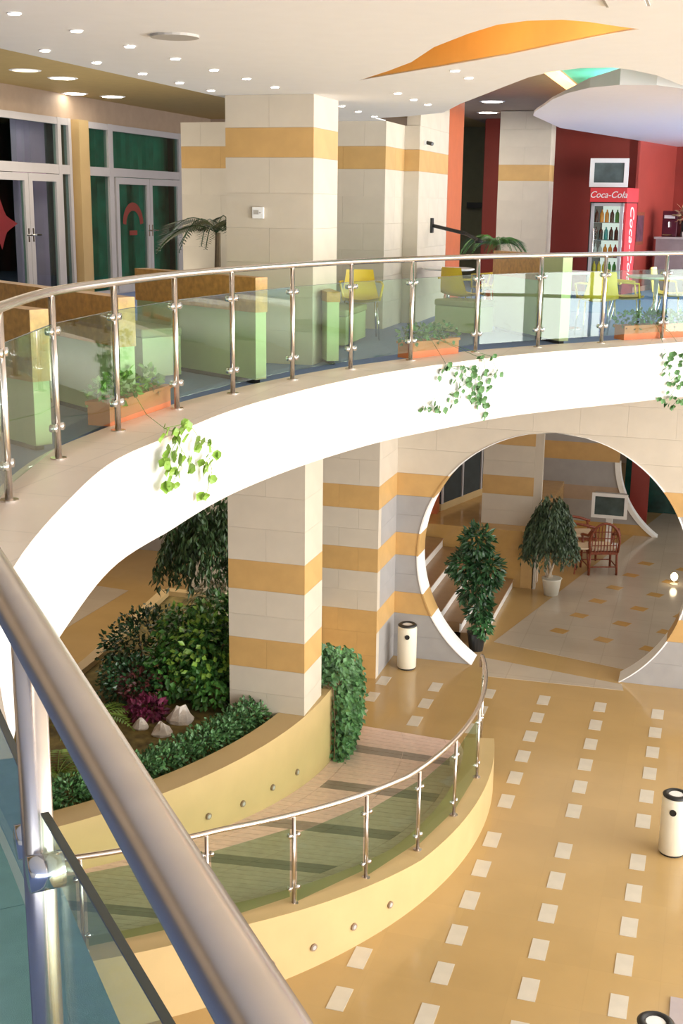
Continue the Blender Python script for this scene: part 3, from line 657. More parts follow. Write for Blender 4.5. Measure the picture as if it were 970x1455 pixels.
o = MB().box(-1.42, -1.05, 25.6, 25.65, 0, 4.24).build('curtain', m_red); tag(o, 'dark red hanging behind the second round opening', 'curtain')
MB().box(-17, 6, 16.84, 32, 4.26, 4.3).build('ceiling_lobby', m_brown)['kind'] = 'structure'
# outer shell behind the camera and to the side: facade frames that the daylight comes through
fc = sroot('window_2', 'aluminium facade frame on the atrium side', 'window')
b = MB()
for k in range(11): b.box(15.2, 15.3, -5+2.2*k, -4.92+2.2*k, 0, 7.36)
for z in (1.1, 4.2, 5.3): b.box(15.2, 15.3, -6, 18, z, z+.08)
b.build('frame', m_frame, fc)
struct(MB().box(-17, -16.8, -7, 32, 0, 8).build('wall_west', m_brown)); struct(MB().box(-17, 16, 31.8, 32, 0, 8).build('wall_north', m_brown))
struct(MB().box(-16.8, -3, -7, -6.8, 0, 8).build('wall_south', m_white)); struct(MB().box(5.2, 16, 17.6, 17.8, 0, 8).build('wall_east_return', m_beige))
# ------------------------------------------------------------------ bins
def bin_(x, y, label):
    o = thing('litter_bin', label, 'bin', (x, y, 0), 'cream cylindrical ashtray bins')
    MB().lathe((x, y, 0), [(.125, .02), (.135, .03), (.135, .60), (.125, .63)], 28).build('body', m_cream, o, True)
    MB().lathe((x, y, 0), [(.12, 0), (.12, .02)], 20).build('base', m_black, o)
    MB().lathe((x, y, .63), [(.13, 0), (.135, .012), (.11, .03), (.085, .03), (.08, .005), (.03, .005)], 24).build('ashtray_rim', m_black, o, True)
    MB().lathe((x, y, .635), [(.08, 0), (.07, .012), (.02, .014)], 16).build('sand', m_bulkw, o)
    d = Vector((-x-(.0 if x < -1 else 1.6), -y, 0)).normalized(); c = Vector((x, y, .50))+d*.128
    MB().tube([c, c+d*.012], .035, 14).build('opening', m_black, o)
bin_(-3.80, 16.02, 'cream cylindrical ashtray bin in the grey wall corner'); bin_(-.0, 11.86, 'cream cylindrical ashtray bin standing alone on the yellow floor at the right')
bin_(-.01, 8.12, 'ashtray bin of which only the black rim shows at the bottom right')
# ------------------------------------------------------------------ vegetation
def rnd(a, b): return random.uniform(a, b)
def rdir(zlo=-1, zhi=1):
    t = rnd(0, 2*math.pi); z = rnd(zlo, zhi); r = math.sqrt(max(0, 1-z*z)); return Vector((r*math.cos(t), r*math.sin(t), z))
def blob(b, c, r, n, L, W, droop=0, shell=.55):
    c = Vector(c)
    for _ in range(n):
        d = rdir(-.8, 1); k = rnd(shell, 1); p = c+Vector((d.x*r[0], d.y*r[1], d.z*r[2]))*k
        dd = (d+rdir()*.7+Vector((0, 0, -droop))).normalized(); b.leaf(p, dd, (d+rdir()*.5).normalized(), L*rnd(.7, 1.2), W*rnd(.7, 1.2))
def fol(b, m, parent, name='foliage'):
    o = b.build(name, m, parent); o['kind'] = 'stuff'; return o
# big broad-leaved shrub in the planter
t = thing('large_shrub', 'large round broad-leaved green shrub left of the column in the planter', 'shrub', (-5.35, 11.9, .93))
b = MB(); lobes = [((-5.15, 12.15, 1.42), (.42, .4, .42), 1000), ((-5.5, 12.35, 1.48), (.42, .4, .40), 900), ((-5.0, 11.85, 1.2), (.3, .3, .28), 450), ((-5.55, 12.0, 1.22), (.4, .35, .32), 700), ((-5.3, 12.7, 1.62), (.36, .4, .32), 600)]
for c, r, n in lobes: blob(b, c, r, n, .085, .065, .5)
fol(b, m_leaf, t)
b = MB(); blob(b, (-5.15, 12.1, 1.42), (.44, .42, .44), 330, .085, .065, .5, .9); blob(b, (-5.45, 12.4, 1.55), (.4, .4, .36), 200, .085, .065, .5, .9); fol(b, m_leafy, t, 'young_foliage')
b = MB()
for k in range(7): a_ = k*.9; b.tube([(-5.4, 12.2, .9), (-5.4+.25*math.cos(a_), 12.2+.25*math.sin(a_), 1.3), (-5.4+.35*math.cos(a_), 12.3+.3*math.sin(a_), 1.5)], [.025, .018, .01], 6)
b.build('stems', m_stem, t)
def bush(name, label, c, r, n, L, W, m, cat='shrub', droop=.2, group=None):
    t = thing(name, label, cat, (c[0], c[1], .93), group); b = MB(); blob(b, c, r, n, L, W, droop); fol(b, m, t)
    b = MB()
    for k in range(5): a_ = k*1.26; b.tube([(c[0], c[1], .9), (c[0]+r[0]*.5*math.cos(a_), c[1]+r[1]*.5*math.sin(a_), c[2])], [.014, .006], 5)
    b.build('stems', m_stem, t); return t
bush('dark_shrub', 'dark fine-leaved shrub at the left rear edge of the planter', (-6.25, 12.7, 1.25), (.42, .8, .4), 1400, .07, .04, m_leafd)
bush('small_shrub', 'low dark shrub between the big shrub and the fern', (-5.95, 11.75, 1.15), (.38, .42, .3), 900, .06, .04, m_leafd)
bush('dark_shrub', 'dark shrub tucked against the column left side', (-4.98, 12.6, 1.45), (.26, .5, .5), 600, .08, .05, m_leafd)
bush('purple_plant', 'purple leafed plant with pink leaves beside the white rocks', (-5.55, 11.32, 1.03), (.21, .19, .12), 300, .09, .05, m_purple, 'plant')
bush('purple_plant', 'dark red leafed plant behind the purple one', (-5.8, 11.65, 1.15), (.24, .25, .18), 300, .07, .035, mat('dark_red_leaf', (.09, .02, .02), .5, var=.5, scale=12), 'plant')
# ferns
def fern(c, label, n, L, m, name='fern'):
    t = thing(name, label, 'plant', c)
    for k in range(n):
        a_ = 2*math.pi*k/n+rnd(-.2, .2); d = Vector((math.cos(a_), math.sin(a_), 0)); LL = L*rnd(.8, 1.1)
        pts = [Vector(c)+d*LL*s+Vector((0, 0, LL*(.75*s-.85*s*s)*1.2)) for s in [i/9 for i in range(10)]]
        b = MB(); b.tube(pts, .004, 4)
        for i in range(1, 10):
            w = LL*.22*math.sin(math.pi*min(1, i/9+.08)); sd = Vector((-d.y, d.x, 0))
            for s_ in (-1, 1):
                for q in (0, .5): b.leaf(pts[i].lerp(pts[i-1], q), sd*s_+d*.5+Vector((0, 0, -.2)), (0, 0, 1), w, LL*.05)
        b.build('frond', m, t)
fern((-6.05, 11.05, .95), 'light green fern at the left end of the mossy bed', 13, .55, m_leafy)
fern((-5.75, 9.75, .95), 'broad fern behind the hand rail near the bottom of the planter', 12, .55, m_leafy)
# weeping ficus behind
def ficus(c, h0, h1, r, label, n, m, L=.11, W=.035, trunk=m_trunk, name='weeping_fig', droop=1.6, zf=.93):
    t = thing(name, label, 'tree', (c[0], c[1], zf)); b = MB()
    for k in range(3):
        a_ = k*2.1; b.tube([(c[0]+.05*math.cos(a_), c[1]+.05*math.sin(a_), zf), (c[0]+.04*math.cos(a_+1), c[1]+.04*math.sin(a_+1), (zf+h0)/2), (c[0]+.12*math.cos(a_+2), c[1]+.12*math.sin(a_+2), h0+.3)], [.03, .026, .014], 6)
    b.build('trunk', trunk, t, True); b = MB()
    for _ in range(n//14):
        a_ = rnd(0, 6.283); rr_ = r*math.sqrt(rnd(.05, 1)); zt = h0+(h1-h0)*(1-(rr_/r)**2*.45)*rnd(.72, 1.0); p = Vector((c[0]+rr_*math.cos(a_), c[1]+rr_*math.sin(a_), zt)); ln = rnd(.25, .6)*min(1, (zt-h0)+.3)
        for k in range(14):
            q = p+Vector((math.cos(a_)*.12*k/14, math.sin(a_)*.12*k/14, -ln*k/14)); b.leaf(q+rdir()*.04, Vector((0, 0, -droop))+rdir(), rdir(), L*rnd(.7, 1.2), W)
    fol(b, m, t); return t
ficus((-6.0, 14.4), 1.30, 2.80, .72, 'weeping fig with pale stems behind the big shrub', 6200, m_ficus)
b = MB(); t = thing('pale_shrub', 'pale variegated shrub under the weeping fig', 'shrub', (-5.7, 14.2, .93))
blob(b, (-5.75, 14.1, 1.45), (.5, .4, .3), 700, .12, .03, 1.0); fol(b, mat('pale_leaf', (.42, .38, .22), .6, var=.6, scale=10), t)
HEDGE = ['%s hedge plant counted from the column in the planter row' % w for w in ['fourteenth', 'thirteenth', 'twelfth', 'eleventh', 'tenth', 'ninth', 'eighth', 'seventh', 'sixth', 'fifth', 'fourth', 'third', 'second', 'first']]
# hedge along the inner planter wall (row of clipped plants)
for k, a_ in enumerate([i*3.05-46 for i in range(14)]):
    p = PC+Vector((math.cos(math.radians(a_)), math.sin(math.radians(a_))))*(PR-.56)
    t = thing('hedge_plant', HEDGE[k], 'hedge', (p.x, p.y, .93), 'hedge row inside the curved planter wall')
    b = MB(); blob(b, (p.x, p.y, 1.04), (.22, .22, .17), 520, .05, .032, 0, .5); fol(b, m_ivy, t)
# ivy mass at the right of the column
t = thing('hanging_ivy', 'dense ivy hanging over the planter end right of the column', 'ivy', (-3.85, 13.1, .1)); b = MB()
for _ in range(3600):
    s_ = random.random(); a_ = 1.6+s_*10.3; zt = 1.62*(1-.3*s_); z = rnd(.12, zt); bulge = .10+.16*math.sin(math.pi*min(1, (z+.1)/1.6))*rnd(.5, 1)
    p = PC+Vector((math.cos(math.radians(a_)), math.sin(math.radians(a_))))*(PR+rnd(-.3 if z > 1.0 else 0, bulge)); b.leaf((p.x, p.y, z), Vector((.4, -.2, -.9))+rdir()*.9, Vector((.6, -.6, .3))+rdir()*.5, .07*rnd(.7, 1.3), .05)
fol(b, m_ivy, t); b = MB()
for k in range(10):
    a_ = 1.6+k*1.05; p = PC+Vector((math.cos(math.radians(a_)), math.sin(math.radians(a_))))*(PR+.03); b.tube([(p.x-.1, p.y, 1.1), (p.x, p.y, 1.05), (p.x+.03, p.y, .6), (p.x+.02, p.y, .2)], .006, 5)
b.build('stems', m_stem, t)
# rocks
def rock(c, s_, label, seed):
    random.seed(seed); b = MB(); N = 9; vs = []
    prof = [(.9, 0), (1, .25), (.72, .6), (.35, .95)]
    for r, z in prof:
        for k in range(N): a_ = 2*math.pi*k/N; rr_ = r*rnd(.78, 1.15); vs.append((c[0]+s_*rr_*math.cos(a_), c[1]+s_*rr_*math.sin(a_)*.8, c[2]+s_*(z*rnd(.85, 1.1))*1.25))
    fs = [(i*N+k, i*N+(k+1) % N, (i+1)*N+(k+1) % N, (i+1)*N+k) for i in range(len(prof)-1) for k in range(N)]+[tuple(range(3*N, 4*N)), tuple(range(N-1, -1, -1))]
    o = b.add(vs, fs).build('rock', m_rock); tag(o, label, 'rock')
rock((-5.17, 11.36, .92), .155, 'white rock standing right of the purple plant', 3); rock((-5.22, 10.98, .92), .12, 'white rock lying in front of the purple plant', 5); rock((-5.5, 11.06, .92), .10, 'small white rock left below the purple plant', 8)
random.seed(11)
# dark leafy plant at the reveal of the round opening
t = thing('potted_schefflera', 'tall dark green potted plant standing inside the round opening', 'plant', (-3.0, 17.05, 0))
b = MB()
for c, r, n in [((-3.05, 17.1, 1.62), (.22, .22, .26), 420), ((-3.18, 17.1, 1.25), (.28, .26, .25), 460), ((-2.92, 17.1, 1.2), (.25, .25, .3), 420), ((-3.05, 17.1, .9), (.24, .24, .25), 360), ((-2.98, 17.08, .6), (.17, .17, .22), 260)]:
    blob(b, c, r, n, .12, .05, .5)
fol(b, m_leafd, t); MB().tube([(-3.0, 17.05, .25), (-3.02, 17.08, 1.0), (-3.05, 17.1, 1.6)], [.025, .02, .012], 6).build('trunk', m_stem, t); MB().lathe((-3.0, 17.05, 0), [(.10, 0), (.14, .26), (.15, .28), (.12, .28)], 16).build('pot', m_black, t)
b = MB(); blob(b, (-2.92, 17.0, .38), (.13, .13, .16), 160, .1, .05, .5); fol(b, mat('mid_green_leaf', (.03, .12, .03), .5, var=.4, scale=9), t, 'lower_foliage')
# large fig in the lobby
t = ficus((-2.36, 20.15), .42, 1.78, .36, 'bushy weeping fig in a cream pot before the banded lobby column', 7500, mat('lobby_fig_leaf', (.06, .10, .05), .45, var=.7, scale=9), name='potted_fig', zf=.25)
MB().lathe((-2.3, 20.1, 0), [(.12, 0), (.16, .27), (.175, .29), (.15, .29)], 18).build('pot', m_potw, t, True)
# ------------------------------------------------------------------ lobby furniture
def rattan_chair(loc, rz_, label):
    t = thing('rattan_armchair', label, 'chair', loc, 'rattan armchairs in the lobby', rz_)
    for sx in (-1, 1):
        MB().tube([(sx*.27, -.26, 0), (sx*.26, -.25, .42), (sx*.28, -.2, .62)], .022, 8).build('leg', m_rattan, t, True, False)
        MB().tube([(sx*.25, .25, 0), (sx*.24, .23, .42)], .022, 8).build('leg', m_rattan, t, True, False)
        MB().tube([(sx*.28, -.26, .62), (sx*.31, -.05, .68), (sx*.28, .2, .72), (sx*.22, .28, .86)], .026, 8).build('armrest', m_rattan, t, True, False)
    MB().box(-.26, .26, -.27, .25, .38, .43).build('seat', m_rattan, t, False, False)
    bevel(MB().box(-.23, .23, -.25, .2, .43, .49).build('cushion', m_cush, t, False, False), .02)
    pts = [(.27*math.cos(a_), .26+.03*math.sin(a_*1), .60+.36*math.sin(a_)) for a_ in [math.pi*k/12 for k in range(13)]]
    MB().tube([(.25, .24, .42)]+pts+[(-.25, .24, .42)], .024, 8).build('back_frame', m_rattan, t, True, False)
    b = MB()
    for k in range(-4, 5):
        x = k*.055; zt = .60+.35*math.sqrt(max(0, 1-(x/.27)**2)); b.tube([(x, .25, .42), (x, .275, zt)], .009, 5)
    for z in (.55, .68, .8): b.tube([(-.22, .27, z), (.22, .27, z)], .009, 5)
    b.build('back_lattice', m_rattan, t, False, False)
    b = MB()
    for q in (((-.26, -.25, .15), (.26, -.25, .15)), ((-.25, .24, .15), (.25, .24, .15)), ((-.26, -.25, .15), (-.25, .24, .15)), ((.26, -.25, .15), (.25, .24, .15))): b.tube(q, .012, 6)
    b.build('stretcher', m_rattan, t, False, False); return t
rattan_chair((-1.66, 21.75, 0), math.radians(200), 'dark red rattan armchair with cream cushion in front of the framed screen'); rattan_chair((-2.12, 22.6, 0), math.radians(110), 'dark rattan armchair half hidden behind the potted fig')
t = thing('side_table', 'small dark rattan table with a pale top between the armchairs', 'table', (-1.98, 21.55, 0))
MB().lathe((-1.98, 21.55, .48), [(.2, 0), (.21, .02), (.2, .03)], 18).build('table_top', m_cush, t); 
for k in range(3): a_ = k*2.09; MB().tube([(-1.98+.16*math.cos(a_), 21.55+.16*math.sin(a_), 0), (-1.98+.1*math.cos(a_), 21.55+.1*math.sin(a_), .48)], .014, 6).build('leg', m_rattan, t)
def framed_screen(x0, x1, y, z0, z1, label, name='television', fw_=.07, scr=m_tvscr, fm=m_bulkw):
    t = thing(name, label, 'television', ((x0+x1)/2, y, z0))
    b = MB(); b.box(x0, x1, y, y+.05, z0, z0+fw_).box(x0, x1, y, y+.05, z1-fw_, z1).box(x0, x0+fw_, y, y+.05, z0+fw_, z1-fw_).box(x1-fw_, x1, y, y+.05, z0+fw_, z1-fw_).build('frame', fm, t)
    MB().box(x0+fw_*.6, x1-fw_*.6, y+.05, y+.30, z0+fw_*.6, z1-fw_*.6).build('housing', mat('grey_housing', (.35, .35, .35), .5), t)
    MB().box(x0+fw_, x1-fw_, y+.02, y+.04, z0+fw_, z1-fw_).build('screen', scr, t); return t
t = framed_screen(-2.0, -1.33, 23.4, .58, 1.06, 'white framed grey screen standing behind the rattan armchair', fw_=.06)
MB().box(-1.72, -1.60, 23.5, 23.62, 0, .60).box(-1.85, -1.47, 23.42, 23.72, 0, .03).build('stand', m_bulkw, t)
t = thing('floor_lamp', 'small lit floor lamp glowing on the lobby stone', 'lamp', (-.34, 21.35, 0)); MB().lathe((-.34, 21.35, 0), [(.07, 0), (.07, .02), (.015, .03), (.015, .08)], 14).build('base', m_cream, t); MB().lathe((-.34, 21.35, .08), [(.03, 0), (.06, .04), (.06, .09), (.03, .13)], 14).build('bulb', mat('warm_bulb', (1, 1, 1), var=0, emit=(1, .8, .5, 4)), t)
# ------------------------------------------------------------------ cafe furniture on the gallery
chair0 = thing('cafe_chair', 'yellow cafe chair', 'chair', (0, 0, UF), 'yellow cafe chairs on the gallery')
b = MB(); sec = []
prof = [(-.21, .47), (-.12, .445), (.05, .44), (.17, .46), (.215, .54), (.235, .66), (.25, .80)]
A_ = []; B_ = []; loops = []
for k, (y, z) in enumerate(prof):
    w = .22 if k < 4 else .22-.02*(k-3); row = []
    for j in range(7):
        s_ = j/3-1; row.append((s_*w, y-(.03*s_*s_ if k >= 4 else 0), z+(.035*s_*s_ if k < 5 else 0)))
    loops.append(row)
vs = [v for r in loops for v in r]+[(x, y+.014 if i > 3 else y, z-.014) for i, r in enumerate(loops) for x, y, z in r]; n7 = 49; fs = []
for i in range(6):
    for j in range(6): q = (i*7+j, i*7+j+1, (i+1)*7+j+1, (i+1)*7+j); fs += [q, tuple(n7+k for k in q[::-1])]
b.add(vs, fs).build('shell', m_chair, chair0, True, False)
for sx in (-1, 1):
    MB().tube([(sx*.18, -.16, .44), (sx*.21, -.2, .0)], .011, 6).build('leg', m_chrome, chair0, True, False); MB().tube([(sx*.18, .14, .44), (sx*.21, .22, .0)], .011, 6).build('leg', m_chrome, chair0, True, False)
    MB().tube([(sx*.21, -.15, .46), (sx*.25, -.13, .64), (sx*.25, .12, .66), (sx*.2, .235, .66)], .014, 6).build('armrest', m_chair, chair0, True, False)
index_children()
CHS = [(-1.42, 15.6, 200, 'pale yellow cafe chair left of the drinks cooler'), (-1.12, 16.1, 100, 'yellow cafe chair directly below the drinks cooler'), (-3.12, 15.7, 150, 'yellow cafe chair under the potted palm'), (-3.05, 17.2, 250, 'yellow cafe chair in front of the banded column by the red wall'),
       (-4.05, 14.25, 20, 'yellow cafe chair before the wide pier'), (-2.72, 17.5, 160, 'yellow cafe chair right of the potted palm'), (-.62, 16.9, 80, 'yellow cafe chair beside the tall table at the right edge')]
for i, (x, y, a_, lb_) in enumerate(CHS):
    o = chair0 if i == 0 else copy_tree(chair0); o.location = (x, y, UF); o.rotation_euler = (0, 0, math.radians(a_)); o['label'] = lb_
def table(x, y, lb_):
    t = thing('cafe_table', lb_, 'table', (x, y, UF), 'round cafe tables'); MB().lathe((x, y, UF+.71), [(.33, 0), (.35, .01), (.35, .025), (.33, .03)], 28).build('table_top', m_bulkw, t)
    MB().tube([(x, y, UF+.02), (x, y, UF+.71)], .028, 10).build('pole', m_chrome, t, True); MB().lathe((x, y, UF), [(.22, 0), (.2, .015), (.03, .03)], 20).build('base', m_chrome, t)
table(-1.9, 16.5, 'round white cafe table left of the two chairs by the cooler'); table(-3.5, 16.6, 'round white cafe table under the palm fronds'); table(-.75, 16.0, 'small cafe table with a chrome pole at the right edge'); table(-4.75, 14.3, 'round cafe table between column and wide pier')
# booth partitions
def partition(p, q, h, label, oak=.26, end=.30):
    p, q = Vector(p), Vector(q); d = (q-p).normalized(); L = (q-p).length
    t = thing('booth_partition', label, 'partition', (p.x, p.y, UF), 'oak topped booth partitions')
    MB().obox(p+d*end, q, .10, UF+.04, UF+h-oak).build('panel', m_lime, t); MB().obox(p+d*end if end > .5 else p-d*.01, q, .135, UF+h-oak, UF+h).build('oak_cap', m_wood, t)
    MB().obox(p, p+d*end, .12, UF+.04, UF+h-(0 if end > .5 else oak)).build('end_panel', m_lime, t); MB().obox(p+d*.05, q-d*.05, .06, UF, UF+.04).build('shadow_base', m_black, t)  # black base stands in for the shadow beneath the raised panels
partition((-4.05, 6.90), (-5.6, 7.7), .90, 'nearest oak and lime booth partition at the left edge', .45, .12)
partition((-4.02, 8.05), (-5.9, 9.3), .90, 'second booth partition behind the left one', .35, .12)
partition((-3.82, 10.25), (-5.4, 11.15), .93, 'booth partition with broad oak cap before the front column', .3, .1)
partition((-3.62, 11.75), (-4.3, 12.95), .72, 'low lime partition right of the front column foot', .1, .3)
partition((-1.68, 14.55), (-2.75, 16.1), 1.0, 'tall lime partition ending beside the potted palm chairs', .3, .55)
def bench(p, q, dpt, h, label):
    p, q = Vector(p), Vector(q); d = (q-p).normalized(); n = Vector((-d.y, d.x))
    t = thing('booth_bench', label, 'bench', (p.x, p.y, UF), 'lime booth benches'); MB().obox(p, q, dpt, UF+.03, UF+h-.08).build('seat_base', m_lime, t); bevel(MB().obox(p-d*.01, q+d*.01, dpt+.03, UF+h-.08, UF+h).build('seat', mat('light_olive_upholstery', (.36, .38, .18), .8), t), .02)
bench((-4.75, 9.15), (-6.0, 10.0), .45, .46, 'lime booth bench behind the second partition'); bench((-4.75, 10.2), (-5.6, 10.75), .4, .46, 'lime booth bench beside the oak capped partition'); bench((-4.15, 13.2), (-4.2, 14.2), .45, .42, 'lime bench running toward the wide pier')
bench((-2.75, 15.25), (-3.3, 15.5), .4, .42, 'short lime bench left of the tall lime partition')
# cooler
fo = Vector((-2.22, 22.05)); 
cl = thing('drinks_cooler', 'glass fronted red drinks cooler against the red wall', 'fridge', (fo.x, fo.y, UF), rz=math.atan2(XD.y, XD.x))
W_, D_, H_ = .64, .62, 1.62
b = MB().box(0, .04, 0, D_, .1, H_).box(0, W_, D_-.05, D_, .1, H_).box(0, W_, 0, D_, .05, .3).box(0, W_, 0, D_, H_, H_+.02).build('cabinet', m_black, cl, False, False)
MB().box(W_-.04, W_, 0, D_, .1, H_).build('side_panel', m_cocared, cl, False, False)
MB().box(0, W_, -.03, D_, H_+.02, H_+.25).build('sign_box', m_cocared, cl, False, False)
MB().box(.04, W_-.04, -.04, 0, .3, H_).build('door_back', glass('cooler_glass', (.9, .95, .92), .02), cl, False, False)
d = MB().box(.04, .09, -.055, -.02, .3, H_).box(W_-.09, W_-.04, -.055, -.02, .3, H_).box(.04, W_-.04, -.055, -.02, H_-.05, H_).box(.04, W_-.04, -.055, -.02, .3, .35).build('door', m_frame, cl, False, False)
MB().tube([(.11, -.075, .8), (.11, -.075, 1.2)], .01, 6).build('handle', m_chrome, d, False, False)
MB().box(.05, W_-.05, D_-.08, D_-.06, .3, H_).build('back_light', mat('cooler_light', (.9, .9, .9), var=0, emit=(.9, 1, .95, .35)), cl, False, False)
for k in range(4): MB().box(.05, W_-.05, .03, D_-.08, .42+.29*k, .43+.29*k).build('shelf', m_frame, cl, False, False)
bc = [('green', (.05, .35, .08)), ('orange', (.85, .3, .03)), ('cola', (.06, .012, .01)), ('yellow', (.75, .6, .05)), ('teal', (.05, .35, .35)), ('red', (.6, .04, .04)), ('clear', (.55, .6, .6))]
plan = [[3, 3, 3, 0, 0, 0], [6, 6, 1, 1, 5, 5], [2, 2, 4, 2, 2, 4], [2, 1, 1, 2, 0, 5]]
bmesh_ = {}
rzc = math.atan2(XD.y, XD.x)
WH = ['bottom shelf', 'second shelf', 'third shelf', 'top shelf']; PO = ['far left', 'left', 'left of middle', 'right of middle', 'right', 'far right']
for s_ in range(4):
    for k in range(6):
        nm, c = bc[plan[s_][k]]; lx = .095+.09*k; ly = .10
        if nm not in bmesh_:
            mb = MB().lathe((0, 0, 0), [(.033, 0), (.034, .01), (.034, .13), (.03, .155), (.012, .185), (.012, .215)], 12); me = bpy.data.meshes.new('bottle'); me.from_pydata(mb.v, [], mb.f); me.materials.append(mat('bottle_'+nm, c, .25, var=.1)); bmesh_[nm] = me
        w = fo+XD*lx+YD*ly; o = bpy.data.objects.new('bottle', bmesh_[nm]); COL.objects.link(o); o.location = (w.x, w.y, UF+.43+.29*s_)
        tag(o, '%s drink bottle at %s of the %s in the cooler' % (nm, PO[k], WH[s_]), 'bottle', 'bottles in the drinks cooler')
# lettering on the cooler
def text(s_, loc, rot, size, m, parent, name='lettering', ext=.003, shear=0):
    cu = bpy.data.curves.new(name, 'FONT'); cu.body = s_; cu.size = size; cu.extrude = ext; cu.align_x = 'CENTER'; cu.align_y = 'CENTER'; cu.shear = shear; cu.materials.append(m)
    tmp = bpy.data.objects.new('tmp', cu); COL.objects.link(tmp); me = bpy.data.meshes.new_from_object(tmp.evaluated_get(bpy.context.evaluated_depsgraph_get())); bpy.data.objects.remove(tmp)
    o = bpy.data.objects.new(name, me); COL.objects.link(o); o.parent = parent; o.location = loc; o.rotation_euler = rot; return o
text('Coca-Cola', (W_/2, -.035, H_+.135), (math.pi/2, 0, 0), .15, m_bulkw, cl, shear=.3)
text('Coca-Cola', (W_+.004, D_/2, .95), (math.pi/2, math.pi/2, math.pi/2), .30, m_bulkw, cl, shear=.3)
# television above the cooler, picture, counter
t = framed_screen(-2.36, -1.69, 23.05, 6.70, 7.19, 'white framed television on the red wall above the cooler', fw_=.075)
MB().box(-2.1, -1.95, 23.3, 23.75, 6.85, 7.0).build('bracket', m_black, t)
pc = rw0+YD*.32
t = thing('wall_picture', 'narrow dark framed picture on the red wall right of the cooler', 'picture', (pc.x, pc.y, 5.68))
MB().obox(pc-YD*.27+XD*.02, pc+YD*.27+XD*.02, .03, 5.68, 6.27).build('frame', m_rattan, t); MB().obox(pc-YD*.2+XD*.04, pc+YD*.2+XD*.04, .012, 5.74, 6.21).build('print', mat('dark_print', (.10, .03, .05), .5, var=.5, scale=8), t)
ct = thing('bar_counter', 'mauve stone bar counter at the right edge of the cafe', 'counter', (-1.15, 24.6, UF))
q0 = Vector((-1.22, 24.7)); MB().obox(q0, q0+XD*3, .5, UF, UF+.98, 1).build('counter_body', m_bar, ct); MB().obox(q0-XD*.03-YD*.03, q0+XD*3, .56, UF+.98, UF+1.02, 1).build('counter_top', mat('pale_counter_top', (.55, .48, .45), .3), ct)
def bx_on(s_, w, dp, h, name, label, m, cat='machine', detail=None):
    p = q0+XD*s_+YD*.12; t = thing(name, label, cat, (p.x, p.y, UF+1.02)); o = MB().obox(p, p+XD*w, dp, UF+1.02, UF+1.02+h, 1).build('body', m, t); bevel(o, .015)
    if detail: detail(t, p)
def cm(t, p):
    MB().obox(p+XD*.04-YD*.01, p+XD*.24-YD*.01, .02, UF+1.36, UF+1.42).build('display', m_bulkw, t); MB().obox(p+XD*.05-YD*.1, p+XD*.23-YD*.1, .1, UF+1.05, UF+1.07, 1).build('drip_tray', m_chrome, t); MB().tube([(p+XD*.14-YD*.05).to_3d()+Vector((0, 0, UF+1.2)), (p+XD*.14-YD*.05).to_3d()+Vector((0, 0, UF+1.3))], .02, 8).build('spout', m_chrome, t)
bx_on(.06, .29, .3, .48, 'coffee_machine', 'dark coffee machine on the left end of the bar counter', mat('maroon_machine', (.10, .015, .03), .3), detail=cm)
def dc(t, p):
    for k in range(4): MB().lathe(((p+XD*(.07+.09*k)-YD*.02).x, (p+XD*(.07+.09*k)-YD*.02).y, UF+1.02), [(.03, 0), (.035, .09), (.03, .1)], 10).build('cup', m_bulkw, t)
bx_on(.42, .42, .3, .30, 'display_case', 'black glass display case with cups on the bar counter', m_black, 'case', dc)
t = thing('counter_plant', 'leafy pale plant on top of the bar at the right edge', 'plant', (-.62, 24.75, UF+1.32)); b = MB(); blob(b, (-.68, 24.75, UF+1.42), (.22, .15, .12), 90, .14, .05, .2); fol(b, mat('autumn_leaf', (.45, .28, .15), .6, var=.5, scale=12), t); MB().lathe((-.68, 24.75, UF+1.32), [(.05, 0), (.07, .1)], 12).build('pot', m_terra, t)
# palms
def palm(c, z0, n, L, label, name='potted_palm', th=.3, m=m_leafd, dirs=None):
    t = thing(name, label, 'palm', (c[0], c[1], UF)); MB().lathe((c[0], c[1], UF), [(.13, 0), (.17, .3), (.18, .32), (.14, .32)], 16).build('pot', m_terra, t)
    MB().tube([(c[0], c[1], UF+.3), (c[0]+.02, c[1], z0)], [.05, .035], 8).build('trunk', m_stem, t)
    for k in range(n):
        a_ = 2*math.pi*k/n+rnd(-.2, .2); el = rnd(.5, 1.25); d = Vector((math.cos(a_), math.sin(a_), 0)); LL = L*rnd(.8, 1.1)
        pts = [Vector((c[0], c[1], z0))+d*LL*s*.9+Vector((0, 0, LL*(el*s-(el+.25)*s*s))) for s in [i/10 for i in range(11)]]
        b = MB(); b.tube(pts, .006, 4)
        for i in range(2, 11):
            sd = Vector((-d.y, d.x, 0)); w = LL*.34*math.sin(math.pi*min(.95, i/11+.05))
            for s_ in (-1, 1):
                for q in (0, .33, .66): b.leaf(pts[i].lerp(pts[i-1], q), sd*s_+d*.8+Vector((0, 0, -.35)), (0, 0, 1), w, .022)
        b.build('frond', m, t)
palm((-5.9, 14.3), 6.0, 14, .85, 'arching palm behind the front column at the left'); palm((-3.45, 20.0), 5.75, 16, .62, 'potted palm in front of the dark corridor opening', m=m_leaf)
